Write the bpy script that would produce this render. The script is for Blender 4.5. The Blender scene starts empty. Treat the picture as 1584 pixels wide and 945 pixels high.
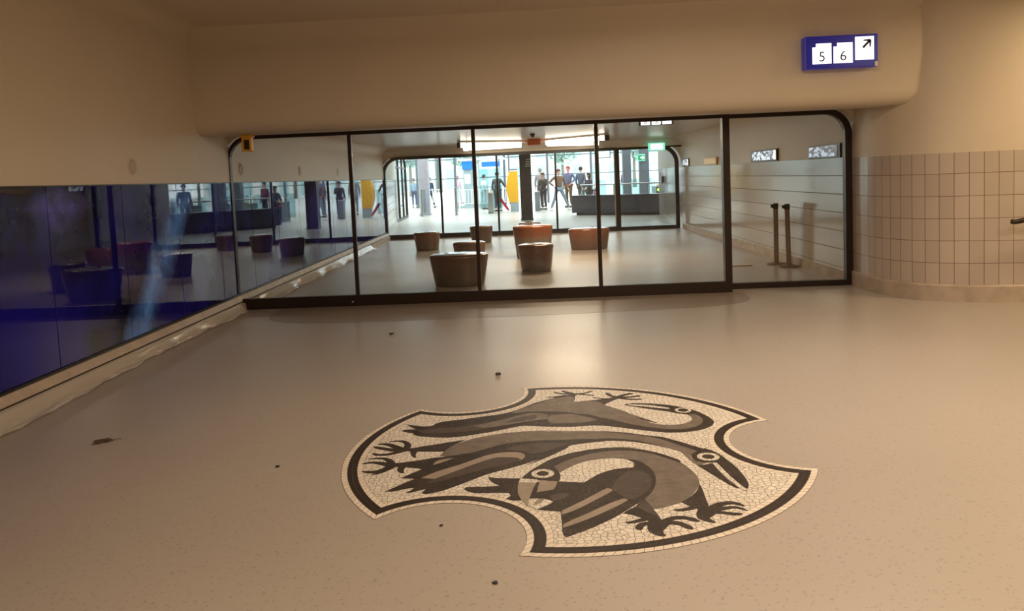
import bpy, bmesh, math, random
from mathutils import Vector, Matrix
from mathutils.geometry import tessellate_polygon
random.seed(4)
S = bpy.context.scene
COL = S.collection
PI = math.pi

# ------------------------------------------------------------------ camera, world, lights, exposure
F_PX, CX, CY = 1203.5, 792.0, 362.6
PITCH, ROLL, YAW, EYE = 0.0734, -0.0424, -0.0391, 1.5
fw = Vector((math.sin(YAW)*math.cos(PITCH), math.cos(YAW)*math.cos(PITCH), -math.sin(PITCH)))
rt = Vector((math.cos(YAW), -math.sin(YAW), 0)); up = rt.cross(fw)
r2 = rt*math.cos(ROLL) + up*math.sin(ROLL); u2 = up*math.cos(ROLL) - rt*math.sin(ROLL)
cd = bpy.data.cameras.new('camera'); co = bpy.data.objects.new('camera', cd); COL.objects.link(co)
M = Matrix((r2, u2, -fw)).transposed().to_4x4(); M.translation = (0, 0, EYE); co.matrix_world = M
cd.sensor_width = 36; cd.lens = F_PX/1584*36; cd.shift_y = (CY-472.5)/1584; cd.clip_end = 400; cd.clip_start = .05
S.camera = co
S.view_settings.view_transform = 'Standard'; S.view_settings.look = 'None'
S.view_settings.exposure = 0.0; S.view_settings.gamma = 1; S.view_settings.use_curve_mapping = False

w = bpy.data.worlds.new('world'); S.world = w; w.use_nodes = True
bg = w.node_tree.nodes['Background']; bg.inputs[0].default_value = (.88, .97, 1, 1); bg.inputs[1].default_value = 4.2

def area(name, loc, sx, sy, power, col, rot=(0, 0, 0), spread=PI):
    l = bpy.data.lights.new(name, 'AREA'); l.shape = 'RECTANGLE'; l.size = sx; l.size_y = sy
    l.energy = power; l.color = col; l.spread = spread
    o = bpy.data.objects.new(name, l); COL.objects.link(o); o.location = loc; o.rotation_euler = rot
    return o
WARM = (1, .77, .54)
area('hall_lamp', (1.6, 5.3, 3.18), 2.4, .4, 84, (1, .80, .60))
area('hall_lamp', (2.4, 2.4, 3.18), 2.6, .4, 78, WARM)
area('hall_lamp', (.2, -.8, 3.18), 3.0, .4, 130, WARM)
area('hall_lamp', (5.2, 4.6, 3.18), 1.2, .4, 42, WARM)
area('stair_lamp', (5.9, 7.0, 3.1), .5, .5, 60, (1, .74, .42))
area('waiting_lamp', (.0, 18.6, 2.19), 2.4, 1.2, 44, (1, .86, .66))
area('waiting_lamp', (.4, 13.6, 2.33), 1.2, 1.2, 88, (1, .77, .53))

# ------------------------------------------------------------------ materials
def mat(name, col, rough=.5, metal=0., noise=.0, nscale=8., bump=0., bscale=30., coat=0., emit=None, estr=0., spec=.5, ior=None):
    m = bpy.data.materials.new(name); m.use_nodes = True
    nt = m.node_tree; b = nt.nodes['Principled BSDF']
    b.inputs['Base Color'].default_value = (*col, 1); b.inputs['Roughness'].default_value = rough
    b.inputs['Metallic'].default_value = metal; b.inputs['Specular IOR Level'].default_value = spec
    if coat: b.inputs['Coat Weight'].default_value = coat; b.inputs['Coat Roughness'].default_value = .06
    if ior: b.inputs['IOR'].default_value = ior
    if emit: b.inputs['Emission Color'].default_value = (*emit, 1); b.inputs['Emission Strength'].default_value = estr
    tc = nt.nodes.new('ShaderNodeTexCoord')
    if noise:
        n = nt.nodes.new('ShaderNodeTexNoise'); n.inputs['Scale'].default_value = nscale; n.inputs['Detail'].default_value = 4
        nt.links.new(tc.outputs['Object'], n.inputs['Vector'])
        r = nt.nodes.new('ShaderNodeMapRange'); r.inputs[1].default_value = .25; r.inputs[2].default_value = .75
        r.inputs[3].default_value = 1-noise; r.inputs[4].default_value = 1+noise
        nt.links.new(n.outputs['Fac'], r.inputs[0])
        x = nt.nodes.new('ShaderNodeVectorMath'); x.operation = 'SCALE'; x.inputs[0].default_value = col
        nt.links.new(r.outputs[0], x.inputs['Scale']); nt.links.new(x.outputs[0], b.inputs['Base Color'])
    if bump:
        n = nt.nodes.new('ShaderNodeTexNoise'); n.inputs['Scale'].default_value = bscale; n.inputs['Detail'].default_value = 3
        nt.links.new(tc.outputs['Object'], n.inputs['Vector'])
        bp = nt.nodes.new('ShaderNodeBump'); bp.inputs['Strength'].default_value = bump; bp.inputs['Distance'].default_value = .02
        nt.links.new(n.outputs['Fac'], bp.inputs['Height']); nt.links.new(bp.outputs[0], b.inputs['Normal'])
    return m

class NT:                                              # short-hand for building node trees
    def __init__(s, m): s.t = m.node_tree; s.b = s.t.nodes['Principled BSDF']
    def n(s, ty, **k):
        o = s.t.nodes.new(ty)
        for a, v in k.items():
            if a == 'op': o.operation = v
            else: setattr(o, a, v)
        return o
    def l(s, a, b): s.t.links.new(a, b)
    def math(s, op, a, b=None, clamp=False):
        o = s.n('ShaderNodeMath', op=op); o.use_clamp = clamp
        for i, v in ((0, a), (1, b)):
            if v is None: continue
            if isinstance(v, (int, float)): o.inputs[i].default_value = v
            else: s.l(v, o.inputs[i])
        return o.outputs[0]
    def mix(s, f, a, b):
        o = s.n('ShaderNodeMix', data_type='RGBA')
        for i, v in ((0, f), (6, a), (7, b)):
            if isinstance(v, (int, float)): o.inputs[i].default_value = v
            elif isinstance(v, tuple): o.inputs[i].default_value = (*v, 1)
            else: s.l(v, o.inputs[i])
        return o.outputs[2]
    def rng(s, v, a, b, c=0., d=1.):
        o = s.n('ShaderNodeMapRange'); s.l(v, o.inputs[0])
        for i, x in enumerate((a, b, c, d)): o.inputs[i+1].default_value = x
        return o.outputs[0]
    def noise(s, vec, sc, det=3., rough=.5):
        o = s.n('ShaderNodeTexNoise'); o.inputs['Scale'].default_value = sc; o.inputs['Detail'].default_value = det
        o.inputs['Roughness'].default_value = rough; s.l(vec, o.inputs['Vector']); return o.outputs['Fac']
    def flat(s):
        o = s.n('ShaderNodeVectorMath', op='MULTIPLY'); s.l(s.pos(), o.inputs[0]); o.inputs[1].default_value = (1, 1, 0); return o.outputs[0]
    def pos(s): return s.n('ShaderNodeNewGeometry').outputs['Position']

def terrazzo(name, col, rough):
    m = mat(name, col, rough); t = NT(m); p = t.flat()
    big = t.noise(p, .5, 1); fine = t.noise(p, 140, 2)
    v = t.n('ShaderNodeTexVoronoi', voronoi_dimensions='2D'); v.inputs['Scale'].default_value = 110; t.l(p, v.inputs['Vector'])
    c = t.mix(t.rng(big, 0, 1), tuple(x*.86 for x in col), tuple(x*1.14 for x in col))
    c = t.mix(t.rng(fine, .35, .65, 0, .25), c, tuple(x*1.22 for x in col))
    sep = t.n('ShaderNodeSeparateColor'); t.l(v.outputs['Color'], sep.inputs[0])
    c = t.mix(t.math('MULTIPLY', t.math('GREATER_THAN', sep.outputs[0], .955), .3), c, tuple(x*.35 for x in col))
    t.l(c, t.b.inputs['Base Color'])
    t.l(t.rng(t.noise(p, .9, 1), 0, 1, rough-.06, rough+.10), t.b.inputs['Roughness'])
    return m
def tiles(name, col, grout, tw, th, rough, gap, z0=.17):
    m = mat(name, col, rough); t = NT(m)
    uv = t.n('ShaderNodeUVMap').outputs[0]; mp = t.n('ShaderNodeMapping'); mp.inputs['Location'].default_value = (0, -z0, 0); t.l(uv, mp.inputs[0])
    b = t.n('ShaderNodeTexBrick'); b.offset = 0; b.squash = 1; t.l(mp.outputs[0], b.inputs[0])
    b.inputs['Scale'].default_value = 1; b.inputs['Brick Width'].default_value = tw; b.inputs['Row Height'].default_value = th
    b.inputs['Mortar Size'].default_value = gap; b.inputs['Mortar Smooth'].default_value = .1; b.inputs['Bias'].default_value = 0
    b.inputs['Color1'].default_value = (*[x*.93 for x in col], 1); b.inputs['Color2'].default_value = (*[min(1, x*1.06) for x in col], 1)
    b.inputs['Mortar'].default_value = (*grout, 1)
    cc = b.outputs[0]
    if tw > 1:                                         # fine upright joints of the pale tiles
        sx = t.n('ShaderNodeSeparateXYZ'); t.l(uv, sx.inputs[0]); fr = t.math('FRACT', t.math('DIVIDE', sx.outputs[0], .136))
        cc = t.mix(t.math('MULTIPLY', t.math('LESS_THAN', fr, .03), .35), cc, (.25, .22, .19))
    t.l(cc, t.b.inputs['Base Color'])
    t.l(t.rng(b.outputs['Fac'], 0, 1, rough, .8), t.b.inputs['Roughness'])
    bp = t.n('ShaderNodeBump'); bp.inputs['Strength'].default_value = .5; bp.inputs['Distance'].default_value = .004; bp.invert = True
    t.l(b.outputs['Fac'], bp.inputs['Height']); t.l(bp.outputs[0], t.b.inputs['Normal'])
    return m
def glass(name, tint=(.95, .955, .94), r0=.05):
    m = bpy.data.materials.new(name); m.use_nodes = True; nt = m.node_tree; nt.nodes.clear()
    o = nt.nodes.new('ShaderNodeOutputMaterial'); mx = nt.nodes.new('ShaderNodeMixShader')
    tr = nt.nodes.new('ShaderNodeBsdfTransparent'); tr.inputs[0].default_value = (*tint, 1)
    gl = nt.nodes.new('ShaderNodeBsdfGlossy'); gl.inputs['Roughness'].default_value = .0
    lw = nt.nodes.new('ShaderNodeLayerWeight'); lw.inputs[0].default_value = .5
    pw = nt.nodes.new('ShaderNodeMath'); pw.operation = 'POWER'; pw.inputs[1].default_value = 5; nt.links.new(lw.outputs['Facing'], pw.inputs[0])
    mr = nt.nodes.new('ShaderNodeMapRange'); mr.inputs[3].default_value = r0*.6; mr.inputs[4].default_value = .9; nt.links.new(pw.outputs[0], mr.inputs[0])
    nt.links.new(mr.outputs[0], mx.inputs[0]); nt.links.new(tr.outputs[0], mx.inputs[1]); nt.links.new(gl.outputs[0], mx.inputs[2])
    nt.links.new(mx.outputs[0], o.inputs[0]); return m
def emis(name, col, s): return mat(name, tuple(c*.5 for c in col), .5, emit=col, estr=s)

MT = {}
MT['floor'] = terrazzo('terrazzo', (.425, .38, .335), .30)
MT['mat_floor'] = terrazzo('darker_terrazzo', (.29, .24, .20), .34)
MT['plaster'] = mat('cream_plaster', (.62, .53, .405), .45, noise=.03, nscale=1.5, bump=.12, bscale=3)
MT['ceiling'] = mat('ceiling_plaster', (.62, .52, .42), .4, noise=.02, nscale=2)
MT['ceiling_pale'] = mat('pale_ceiling_panels', (.56, .51, .44), .28, noise=.03, nscale=2)
MT['tile'] = tiles('glazed_wall_tiles', (.50, .42, .35), (.21, .14, .10), .136, .2345, .22, .0034)
MT['tile_hall'] = tiles('pale_glazed_tiles', (.54, .49, .42), (.15, .12, .10), 90, .2345, .12, .0045)
MT['plinth'] = mat('stone_plinth', (.46, .37, .29), .5, noise=.2, nscale=6)
MT['bronze'] = mat('dark_bronze', (.028, .016, .011), .35, .3)
MT['dark_frame'] = mat('black_frame', (.014, .013, .014), .35, .2)
MT['glass'] = glass('clear_glass'); MT['glass2'] = glass('clear_glass_green', (.95, .985, .98))
MT['granite'] = mat('dark_granite', (.062, .070, .095), .28, noise=.5, nscale=14)
MT['column'] = mat('grey_painted_steel', (.10, .115, .14), .4, noise=.1)
MT['column_pale'] = mat('pale_lilac_grey', (.33, .30, .34), .45, noise=.1)
MT['steel'] = mat('brushed_steel', (.45, .46, .47), .28, .9, noise=.06, nscale=30)
MT['orange'] = mat('orange_plastic', (.50, .11, .03), .4)
MT['yellow'] = mat('yellow_plastic', (.75, .38, .02), .35, noise=.04)
MT['tube'] = emis('lit_tube', (1, .86, .68), 9)
MT['white'] = mat('white_paint', (.75, .76, .76), .4)
MT['blue_sign'] = mat('blue_sign', (.01, .012, .17), .25, emit=(.02, .02, .45), estr=.2)
MT['sign_white'] = emis('lit_sign_white', (1, .98, 1), 1.5)
MT['ink'] = mat('black_ink', (.02, .02, .03), .5)
MT['grey_ink'] = mat('grey_ink', (.10, .10, .12), .5)

def blue_art():
    m = mat('blue_glass_artwork', (.01, .01, .1), .012, spec=.5, ior=1.5); t = NT(m); p = t.pos()
    sp = t.n('ShaderNodeSeparateXYZ'); t.l(p, sp.inputs[0]); y, z = sp.outputs[1], sp.outputs[2]
    n1 = t.noise(p, 1.1, 6, .6); n2 = t.noise(p, 6, 6, .65); n3 = t.noise(p, 2.3, 5, .6)
    base = t.mix(t.rng(n1, .42, .66), (.004, .004, .03), (.010, .011, .25))
    base = t.mix(t.rng(t.noise(p, .7, 4), .52, .68, 0, .6), base, (.035, .03, .36))
    # falling-water streak leaning away from the viewer
    c = t.math('ADD', t.math('MULTIPLY', z, .95), 6.72)
    d = t.math('ABSOLUTE', t.math('SUBTRACT', y, t.math('ADD', c, t.math('MULTIPLY', t.math('SUBTRACT', n3, .5), .5))))
    s = t.math('SUBTRACT', 1, t.rng(d, .05, .36), True)
    s = t.math('MULTIPLY', s, t.rng(n2, .3, .58, .35, 1), True)
    base = t.mix(s, base, (.13, .34, 1.0))
    # lilac cloud high up and a deep blue swell near the foot
    d2 = t.math('ADD', t.math('ABSOLUTE', t.math('SUBTRACT', y, 5.85)), t.math('MULTIPLY', t.math('ABSOLUTE', t.math('SUBTRACT', z, 1.42)), 2.2))
    base = t.mix(t.math('MULTIPLY', t.math('SUBTRACT', 1, t.rng(d2, .1, .55), True), t.rng(n2, .35, .7, .1, 1), True), base, (.14, .12, .75))
    d3 = t.math('ADD', t.math('MULTIPLY', t.math('ABSOLUTE', t.math('SUBTRACT', y, 5.3)), .6), t.math('ABSOLUTE', t.math('SUBTRACT', z, t.math('MULTIPLY', n3, 1.1))))
    base = t.mix(t.math('MULTIPLY', t.math('SUBTRACT', 1, t.rng(d3, .1, .75), True), .8), base, (.013, .011, .32))
    t.l(base, t.b.inputs['Base Color']); return m
MT['art'] = blue_art()

# ------------------------------------------------------------------ mesh helpers
def tag(o, label=None, cat=None, group=None, kind=None):
    for k, v in (('label', label), ('category', cat), ('group', group), ('kind', kind)):
        if v: o[k] = v
    return o
def build(name, bm, m, parent=None, smooth=False, loc=None, recalc=True):
    if recalc: bmesh.ops.recalc_face_normals(bm, faces=bm.faces)
    me = bpy.data.meshes.new(name); bm.to_mesh(me); bm.free()
    if smooth:
        for p in me.polygons: p.use_smooth = True
        me.set_sharp_from_angle(angle=math.radians(40))
    ms = m if isinstance(m, (list, tuple)) else [m]
    for x in ms: me.materials.append(MT[x] if isinstance(x, str) else x)
    o = bpy.data.objects.new(name, me); COL.objects.link(o)
    if loc: o.location = loc
    if parent: o.parent = parent
    return o
def empty(name, loc, rz=0., label=None, cat=None, group=None, kind=None):
    o = bpy.data.objects.new(name, None); COL.objects.link(o); o.location = loc; o.rotation_euler = (0, 0, rz)
    o.empty_display_size = .1
    return tag(o, label, cat, group, kind)
def box(bm, c, s, bev=0., rz=0., seg=2, rot=None):
    r = bmesh.ops.create_cube(bm, size=1); vs = r['verts']
    bmesh.ops.scale(bm, vec=s, verts=vs)
    if bev:
        es = list({e for v in vs for e in v.link_edges})
        g = bmesh.ops.bevel(bm, geom=es, offset=bev, segments=seg, affect='EDGES', profile=.5)
        vs = list({v for f in g['faces'] for v in f.verts} | {v for v in vs if v.is_valid})
    M_ = Matrix.Translation(c) @ (rot if rot is not None else Matrix.Rotation(rz, 4, 'Z'))
    bmesh.ops.transform(bm, matrix=M_, verts=vs); return bm
def B(*a, **k): return box(bmesh.new(), *a, **k)
def lathe(bm, prof, seg=32, c=(0, 0, 0), sx=1., sy=1., rot=None, caps=True):
    rings = []
    for r, z in prof:
        ring = []
        for i in range(seg):
            a = 2*PI*i/seg; v = Vector((r*sx*math.cos(a), r*sy*math.sin(a), z))
            if rot is not None: v = rot @ v
            ring.append(bm.verts.new(v + Vector(c)))
        rings.append(ring)
    for a, b in zip(rings, rings[1:]):
        for i in range(seg): bm.faces.new((a[i], a[(i+1) % seg], b[(i+1) % seg], b[i]))
    if caps: bm.faces.new(rings[0][::-1]); bm.faces.new(rings[-1])
    return bm
def tube(bm, pts, r, seg=10):
    pts = [Vector(p) for p in pts]; rings = []
    rr = r if isinstance(r, (list, tuple)) else [r]*len(pts)
    for i, p in enumerate(pts):
        d = (pts[min(i+1, len(pts)-1)] - pts[max(i-1, 0)]).normalized()
        u = d.orthogonal().normalized() if i == 0 else (u - d*u.dot(d)).normalized()
        v = d.cross(u)
        rings.append([bm.verts.new(p + rr[i]*(u*math.cos(2*PI*k/seg) + v*math.sin(2*PI*k/seg))) for k in range(seg)])
    for a, b in zip(rings, rings[1:]):
        for i in range(seg): bm.faces.new((a[i], a[(i+1) % seg], b[(i+1) % seg], b[i]))
    bm.faces.new(rings[0][::-1]); bm.faces.new(rings[-1]); return bm
def catmull(pts, n=6):
    P = [Vector(p) for p in pts]; o = []
    for i in range(len(P)-1):
        a, b, c, d = P[max(i-1, 0)], P[i], P[i+1], P[min(i+2, len(P)-1)]
        for k in range(n):
            t = k/n
            o.append(.5*((2*b)+(c-a)*t+(2*a-5*b+4*c-d)*t*t+(3*b-a-3*c+d)*t**3))
    o.append(P[-1]); return o
def run(name, path, prof, m, side=1, back=.18, kind='structure', smooth=True, parent=None):
    """a wall skin: the profile (distance into the room, height) swept along a plan path, closed at the back"""
    P = [Vector((x, y)) for x, y in path]; bm = bmesh.new(); uvl = bm.loops.layers.uv.new()
    full = list(prof) + [(-back, prof[-1][1]), (-back, prof[0][1])]
    arc = [0.]
    for a, b in zip(P, P[1:]): arc.append(arc[-1] + (b-a).length)
    rows = []
    for i, p in enumerate(P):
        d = (P[min(i+1, len(P)-1)] - P[max(i-1, 0)]).normalized(); n = Vector((d.y, -d.x))*side
        rows.append([bm.verts.new((p.x+n.x*dd, p.y+n.y*dd, z)) for dd, z in full])
    k = len(full)
    for i in range(len(P)-1):
        for j in range(k):
            j2 = (j+1) % k
            f = bm.faces.new((rows[i][j], rows[i+1][j], rows[i+1][j2], rows[i][j2]))
            for lp, (u, v) in zip(f.loops, ((arc[i], full[j][1]), (arc[i+1], full[j][1]), (arc[i+1], full[j2][1]), (arc[i], full[j2][1]))):
                lp[uvl].uv = (u, v)
    bm.faces.new(rows[0]); bm.faces.new(rows[-1][::-1])
    o = build(name, bm, m, parent, smooth)
    if kind and not parent: o['kind'] = kind
    return o
def cove(z0, zc, r, d0=0.):
    return [(d0, z0)] + [(d0+r*(1-math.cos(t*PI/2/8)), zc-r+r*math.sin(t*PI/2/8)) for t in range(9)]
def struct(name, bm, m, smooth=False): return tag(build(name, bm, m, smooth=smooth), kind='structure')
def chaikin(P, it=2, lim=48):
    P = [Vector(p) for p in P]; keep = [False]*len(P)
    for _ in range(it):
        Q = []; K = []; n = len(P)
        for i in range(n):
            a, b, c = P[i-1], P[i], P[(i+1) % n]
            if (b-a).length < 1e-6 or (c-b).length < 1e-6: continue
            if keep[i] or (b-a).angle(c-b) > math.radians(lim): Q.append(b); K.append(True)
            else: Q += [b.lerp(a, .25), b.lerp(c, .25)]; K += [False, False]
        P, keep = Q, K
    return P
def slab(bm, poly, z, z0=-.004):
    """a flat inlay: filled outline with a rim down into the floor"""
    poly = [Vector((p[0], p[1], 0)) for p in poly]
    tris = tessellate_polygon([poly]); vs = [bm.verts.new((p.x, p.y, z)) for p in poly]; lo = [bm.verts.new((p.x, p.y, z0)) for p in poly]
    for t in tris:
        a, b, c = [poly[i] for i in t]
        if (b-a).cross(c-a).z < 0: t = t[::-1]
        try: bm.faces.new([vs[i] for i in t])
        except ValueError: pass
    n = len(poly)
    for i in range(n):
        try: bm.faces.new((vs[i], vs[(i+1) % n], lo[(i+1) % n], lo[i]))
        except ValueError: pass
    return bm
def glyph(name, txt, size, m, parent, loc, rot, depth=.002):
    cu = bpy.data.curves.new(name, 'FONT'); cu.body = txt; cu.size = size; cu.extrude = depth; cu.align_x = 'CENTER'; cu.align_y = 'CENTER'
    t = bpy.data.objects.new(name, cu); COL.objects.link(t); bpy.context.view_layer.update()
    me = bpy.data.meshes.new_from_object(t.evaluated_get(bpy.context.evaluated_depsgraph_get())); bpy.data.objects.remove(t)
    me.materials.clear(); me.materials.append(MT[m]); o = bpy.data.objects.new(name, me); COL.objects.link(o)
    o.parent = parent; o.location = loc; o.rotation_euler = rot; return o
def arrow(bm, cx, cz, s, th, y=0., ang=0.):
    """an arrow pointing up and to the right in the XZ plane"""
    def bar(a, b, t0, t1):
        a = Vector(a); b = Vector(b); d = (b-a).normalized(); n = Vector((-d.y, d.x))
        q = [a+n*t0, a-n*t0, b-n*t1, b+n*t1]
        fr = [bm.verts.new((cx+p.x*s, y, cz+p.y*s)) for p in q]; bk = [bm.verts.new((cx+p.x*s, y+.004, cz+p.y*s)) for p in q]
        bm.faces.new(fr); bm.faces.new(bk[::-1])
        for i in range(4): bm.faces.new((fr[i], bk[i], bk[(i+1) % 4], fr[(i+1) % 4]))
    bar((-.5, -.5), (.44, .44), th, th); bar((-.45, .5), (.5, .5), th*.5, th); bar((.5, -.45), (.5, .55), th*.5, th)
    return bm

# ------------------------------------------------------------------ structure
def xl(y): return -3.68 - .025*(y-5)
def xr(y): return 3.82 - .0152*(y-9.7)
LEFT1 = [(xl(-4), -4), (xl(9.5), 9.5)]; LEFT2 = [(xl(9.5), 9.5), (xl(20.25), 20.25)]
struct('floor', B((0, 10.3, -.06), (18.6, 28.6, .12)), 'floor')
tag(build('floor', B((0, 34.3, -.06), (30, 19.4, .12)), 'floor'), kind='structure')
CZ1, CZ2 = 3.25, 2.36
run('wall_left', LEFT1, [(-.03, 0), (-.03, 1.58)] + cove(1.585, CZ1, .16), 'plaster')
run('wall_left', LEFT2, [(-.03, 0), (-.03, 1.58)] + cove(1.585, CZ2, .22), 'plaster')
struct('ceiling', B((2.7, 2.2, CZ1+.05), (13.2, 12.9, .1)), 'ceiling')
struct('ceiling', B((-.05, 14.9, CZ2+.05), (8.6, 10.9, .1)), 'ceiling_pale')
struct('ceiling', B((0, 23.9, 3.35), (20, 7.4, .1)), 'ceiling')
# rounded beam above the glass front
bm = bmesh.new(); prof = [(8.38, 3.26)]
prof += [(8.47-.03*math.sin(t*PI/10), 3.2-.9*t/10) for t in range(1, 10)]
R_ = .17
prof += [(8.47+R_*(1-math.cos(a)), 2.105+R_-R_*math.sin(a)) for a in [i*PI/2/10 for i in range(11)]]
prof += [(9.0, 2.11), (9.3, 2.13), (9.40, 2.15), (9.86, 2.15), (9.86, 3.26)]
n0 = [bm.verts.new((-4.05, y, z)) for y, z in prof]; n1 = [bm.verts.new((4.45, y, z)) for y, z in prof]
for i in range(len(prof)): bm.faces.new((n0[i], n0[(i+1) % len(prof)], n1[(i+1) % len(prof)], n1[i]))
bm.faces.new(n0[::-1]); bm.faces.new(n1)
struct('wall_front', bm, 'plaster', smooth=True)
# enclosing walls behind the viewer and at the right
struct('wall_back', B((2.7, -4.1, 1.6), (13, .2, 3.4)), 'plaster')
struct('wall_right', B((9.1, 2, 1.6), (.2, 12.4, 3.4)), 'plaster')
# curved tiled corner on the right
RP = [(p.x, p.y) for p in catmull([(3.82, 9.85, 0), (3.80, 9.45, 0), (3.80, 9.1, 0), (3.87, 8.75, 0), (4.05, 8.45, 0), (4.35, 8.25, 0), (4.75, 8.14, 0), (5.3, 8.08, 0), (6.2, 8.04, 0), (9.2, 8.0, 0)], 8)]
run('wall_right', RP, [(0, .17), (0, 1.56)], 'tile', side=1)
run('baseboard_right', RP, [(0, 0), (.028, 0), (.028, .165), (.012, .18), (0, .18)], 'plinth', side=1, back=.05)
run('wall_right', RP, [(-.004, 1.56), (-.004, 1.572)] + cove(1.58, CZ1, .12, -.004), 'plaster', side=1)
RP2 = [(3.82, 9.62), (3.78, 12.5), (xr(17), 17), (xr(20.3), 20.3)]
run('wall_right', RP2, [(0, .12), (0, 1.575)], 'tile_hall', side=-1)
run('baseboard_right', RP2, [(0, 0), (.02, 0), (.02, .12), (0, .13)], 'plinth', side=-1, back=.05)
run('wall_right', RP2, cove(1.575, CZ2, .28), 'plaster', side=-1)
RP3 = [(xr(20.3), 20.3), (3.74, 22.6)] + [(p.x, p.y) for p in catmull([(3.84, 25.5, 0), (3.92, 25.78, 0), (4.15, 25.85, 0), (4.38, 25.7, 0), (4.45, 25.4, 0)], 5)] + [(4.45, 20.4)]
run('wall_right', RP3, [(0, 0), (0, 1.575)], 'tile_hall', side=-1, back=.1)
run('wall_right', RP3, [(0, 1.576), (0, 3.3)], 'plaster', side=-1, back=.1)
LP3 = [(xl(20.25), 20.3), (-4.55, 23.6), (-5.0, 26.6)] + [(p.x, p.y) for p in catmull([(-5.2, 27.9, 0), (-5.32, 28.15, 0), (-5.6, 28.25, 0), (-6.2, 28.28, 0)], 5)] + [(-10, 28.3)]
run('wall_left', LP3, [(0, 0), (0, 1.575)], 'tile_hall', side=1, back=.15)
run('wall_left', LP3, [(0, 1.576), (0, 3.3)], 'plaster', side=1, back=.15)
struct('wall_back', B((-.2, 20.29, 2.72), (8.2, .16, 1.16)), 'plaster')
bm = bmesh.new(); cv = [(20.215, 2.10), (20.215, 2.16)] + [(20.215-.26*(1-math.cos(t*PI/16)), 2.36-.2+.2*math.sin(t*PI/16)) for t in range(9)] + [(20.215, 2.37)]
q0 = [bm.verts.new((-4.2, y, z)) for y, z in cv]; q1 = [bm.verts.new((3.8, y, z)) for y, z in cv]
for i in range(len(cv)): bm.faces.new((q0[i], q0[(i+1) % len(cv)], q1[(i+1) % len(cv)], q1[i]))
bm.faces.new(q0[::-1]); bm.faces.new(q1); struct('trim_4', bm, 'ceiling_pale', True)
# left plinth below the glass panels, with a joint half way
for nm, path in (('baseboard_left', LEFT1), ('baseboard_left', LEFT2)):
    run(nm, path, [(-.03, 0), (.10, 0), (.09, .085), (.055, .098), (.05, .102), (.05, .112), (.06, .116), (.022, .175), (0, .178)], 'plinth', smooth=False, back=.05)
    run('trim_5', path, [(-.02, .1015), (.0585, .1015), (.0585, .1085), (-.02, .1085)], 'dark_frame', back=.03, smooth=False)
    run('trim_1', path, [(-.02, .178), (.012, .178), (.012, .198), (-.02, .198)], 'dark_frame', back=.03, smooth=False)
    run('trim_2', path, [(-.02, 1.574), (.006, 1.574), (.006, 1.585), (-.02, 1.585)], 'dark_frame', back=.03, smooth=False)
# a darker strip of floor in front of the sliding doors
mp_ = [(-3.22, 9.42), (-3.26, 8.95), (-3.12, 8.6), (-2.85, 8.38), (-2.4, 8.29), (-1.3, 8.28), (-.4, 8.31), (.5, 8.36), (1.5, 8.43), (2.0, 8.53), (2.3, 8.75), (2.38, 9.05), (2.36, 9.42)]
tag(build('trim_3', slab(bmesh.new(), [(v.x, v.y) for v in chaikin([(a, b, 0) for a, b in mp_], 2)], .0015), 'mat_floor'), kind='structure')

# ------------------------------------------------------------------ glazed screens
def outline(xa, xb, z0, z1, ra, rb, n=10):
    o = [(xa, z0)]
    if ra: o += [(xa+ra-ra*math.cos(t*PI/2/n), z1-ra+ra*math.sin(t*PI/2/n)) for t in range(n+1)]
    else: o += [(xa, z1)]*(n+1)
    if rb: o += [(xb-rb+rb*math.sin(t*PI/2/n), z1-rb+rb*math.cos(t*PI/2/n)) for t in range(n+1)]
    else: o += [(xb, z1)]*(n+1)
    return o + [(xb, z0)]
def ring(bm, O, I, y0, y1):
    A = [[bm.verts.new((x, y, z)) for x, z in L] for L, y in ((O, y0), (I, y0), (I, y1), (O, y1))]
    n = len(O)
    for i in range(n):
        j = (i+1) % n
        for a, b in ((0, 1), (1, 2), (2, 3), (3, 0)):
            try: bm.faces.new((A[a][i], A[a][j], A[b][j], A[b][i]))
            except ValueError: pass
    bmesh.ops.remove_doubles(bm, verts=bm.verts, dist=1e-5); return bm
def pane(name, xa, xb, z0, z1, y, m, parent, ra=0, rb=0):
    O = outline(xa, xb, z0, z1, ra, rb); bm = bmesh.new()
    Q = []
    for p in O:
        if not Q or (abs(p[0]-Q[-1][0])+abs(p[1]-Q[-1][1])) > 1e-5: Q.append(p)
    f = [bm.verts.new((x, y-.006, z)) for x, z in Q]; b = [bm.verts.new((x, y+.006, z)) for x, z in Q]
    bm.faces.new(f); bm.faces.new(b[::-1])
    for i in range(len(Q)): bm.faces.new((f[i], f[(i+1) % len(Q)], b[(i+1) % len(Q)], b[i]))
    return build(name, bm, m, parent)
def spandrel(name, xa, xb, zt, r, y0, y1, left):
    """plaster that fills the square corner outside a rounded frame corner"""
    n = 10; pts = [(xa, zt-r), (xa, zt), (xa+r, zt)] if left else [(xb-r, zt), (xb, zt), (xb, zt-r)]
    if left: arc = [(xa+r-r*math.sin(t*PI/2/n), zt-r+r*math.cos(t*PI/2/n)) for t in range(1, n)]
    else: arc = [(xb-r+r*math.cos(t*PI/2/n), zt-r+r*math.sin(t*PI/2/n)) for t in range(1, n)]
    L = pts+arc; bm = bmesh.new(); f = [bm.verts.new((x, y0, z)) for x, z in L]; b = [bm.verts.new((x, y1, z)) for x, z in L]
    bm.faces.new(f); bm.faces.new(b[::-1])
    for i in range(len(L)): bm.faces.new((f[i], f[(i+1) % len(L)], b[(i+1) % len(L)], b[i]))
    return struct(name, bm, 'plaster')

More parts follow.
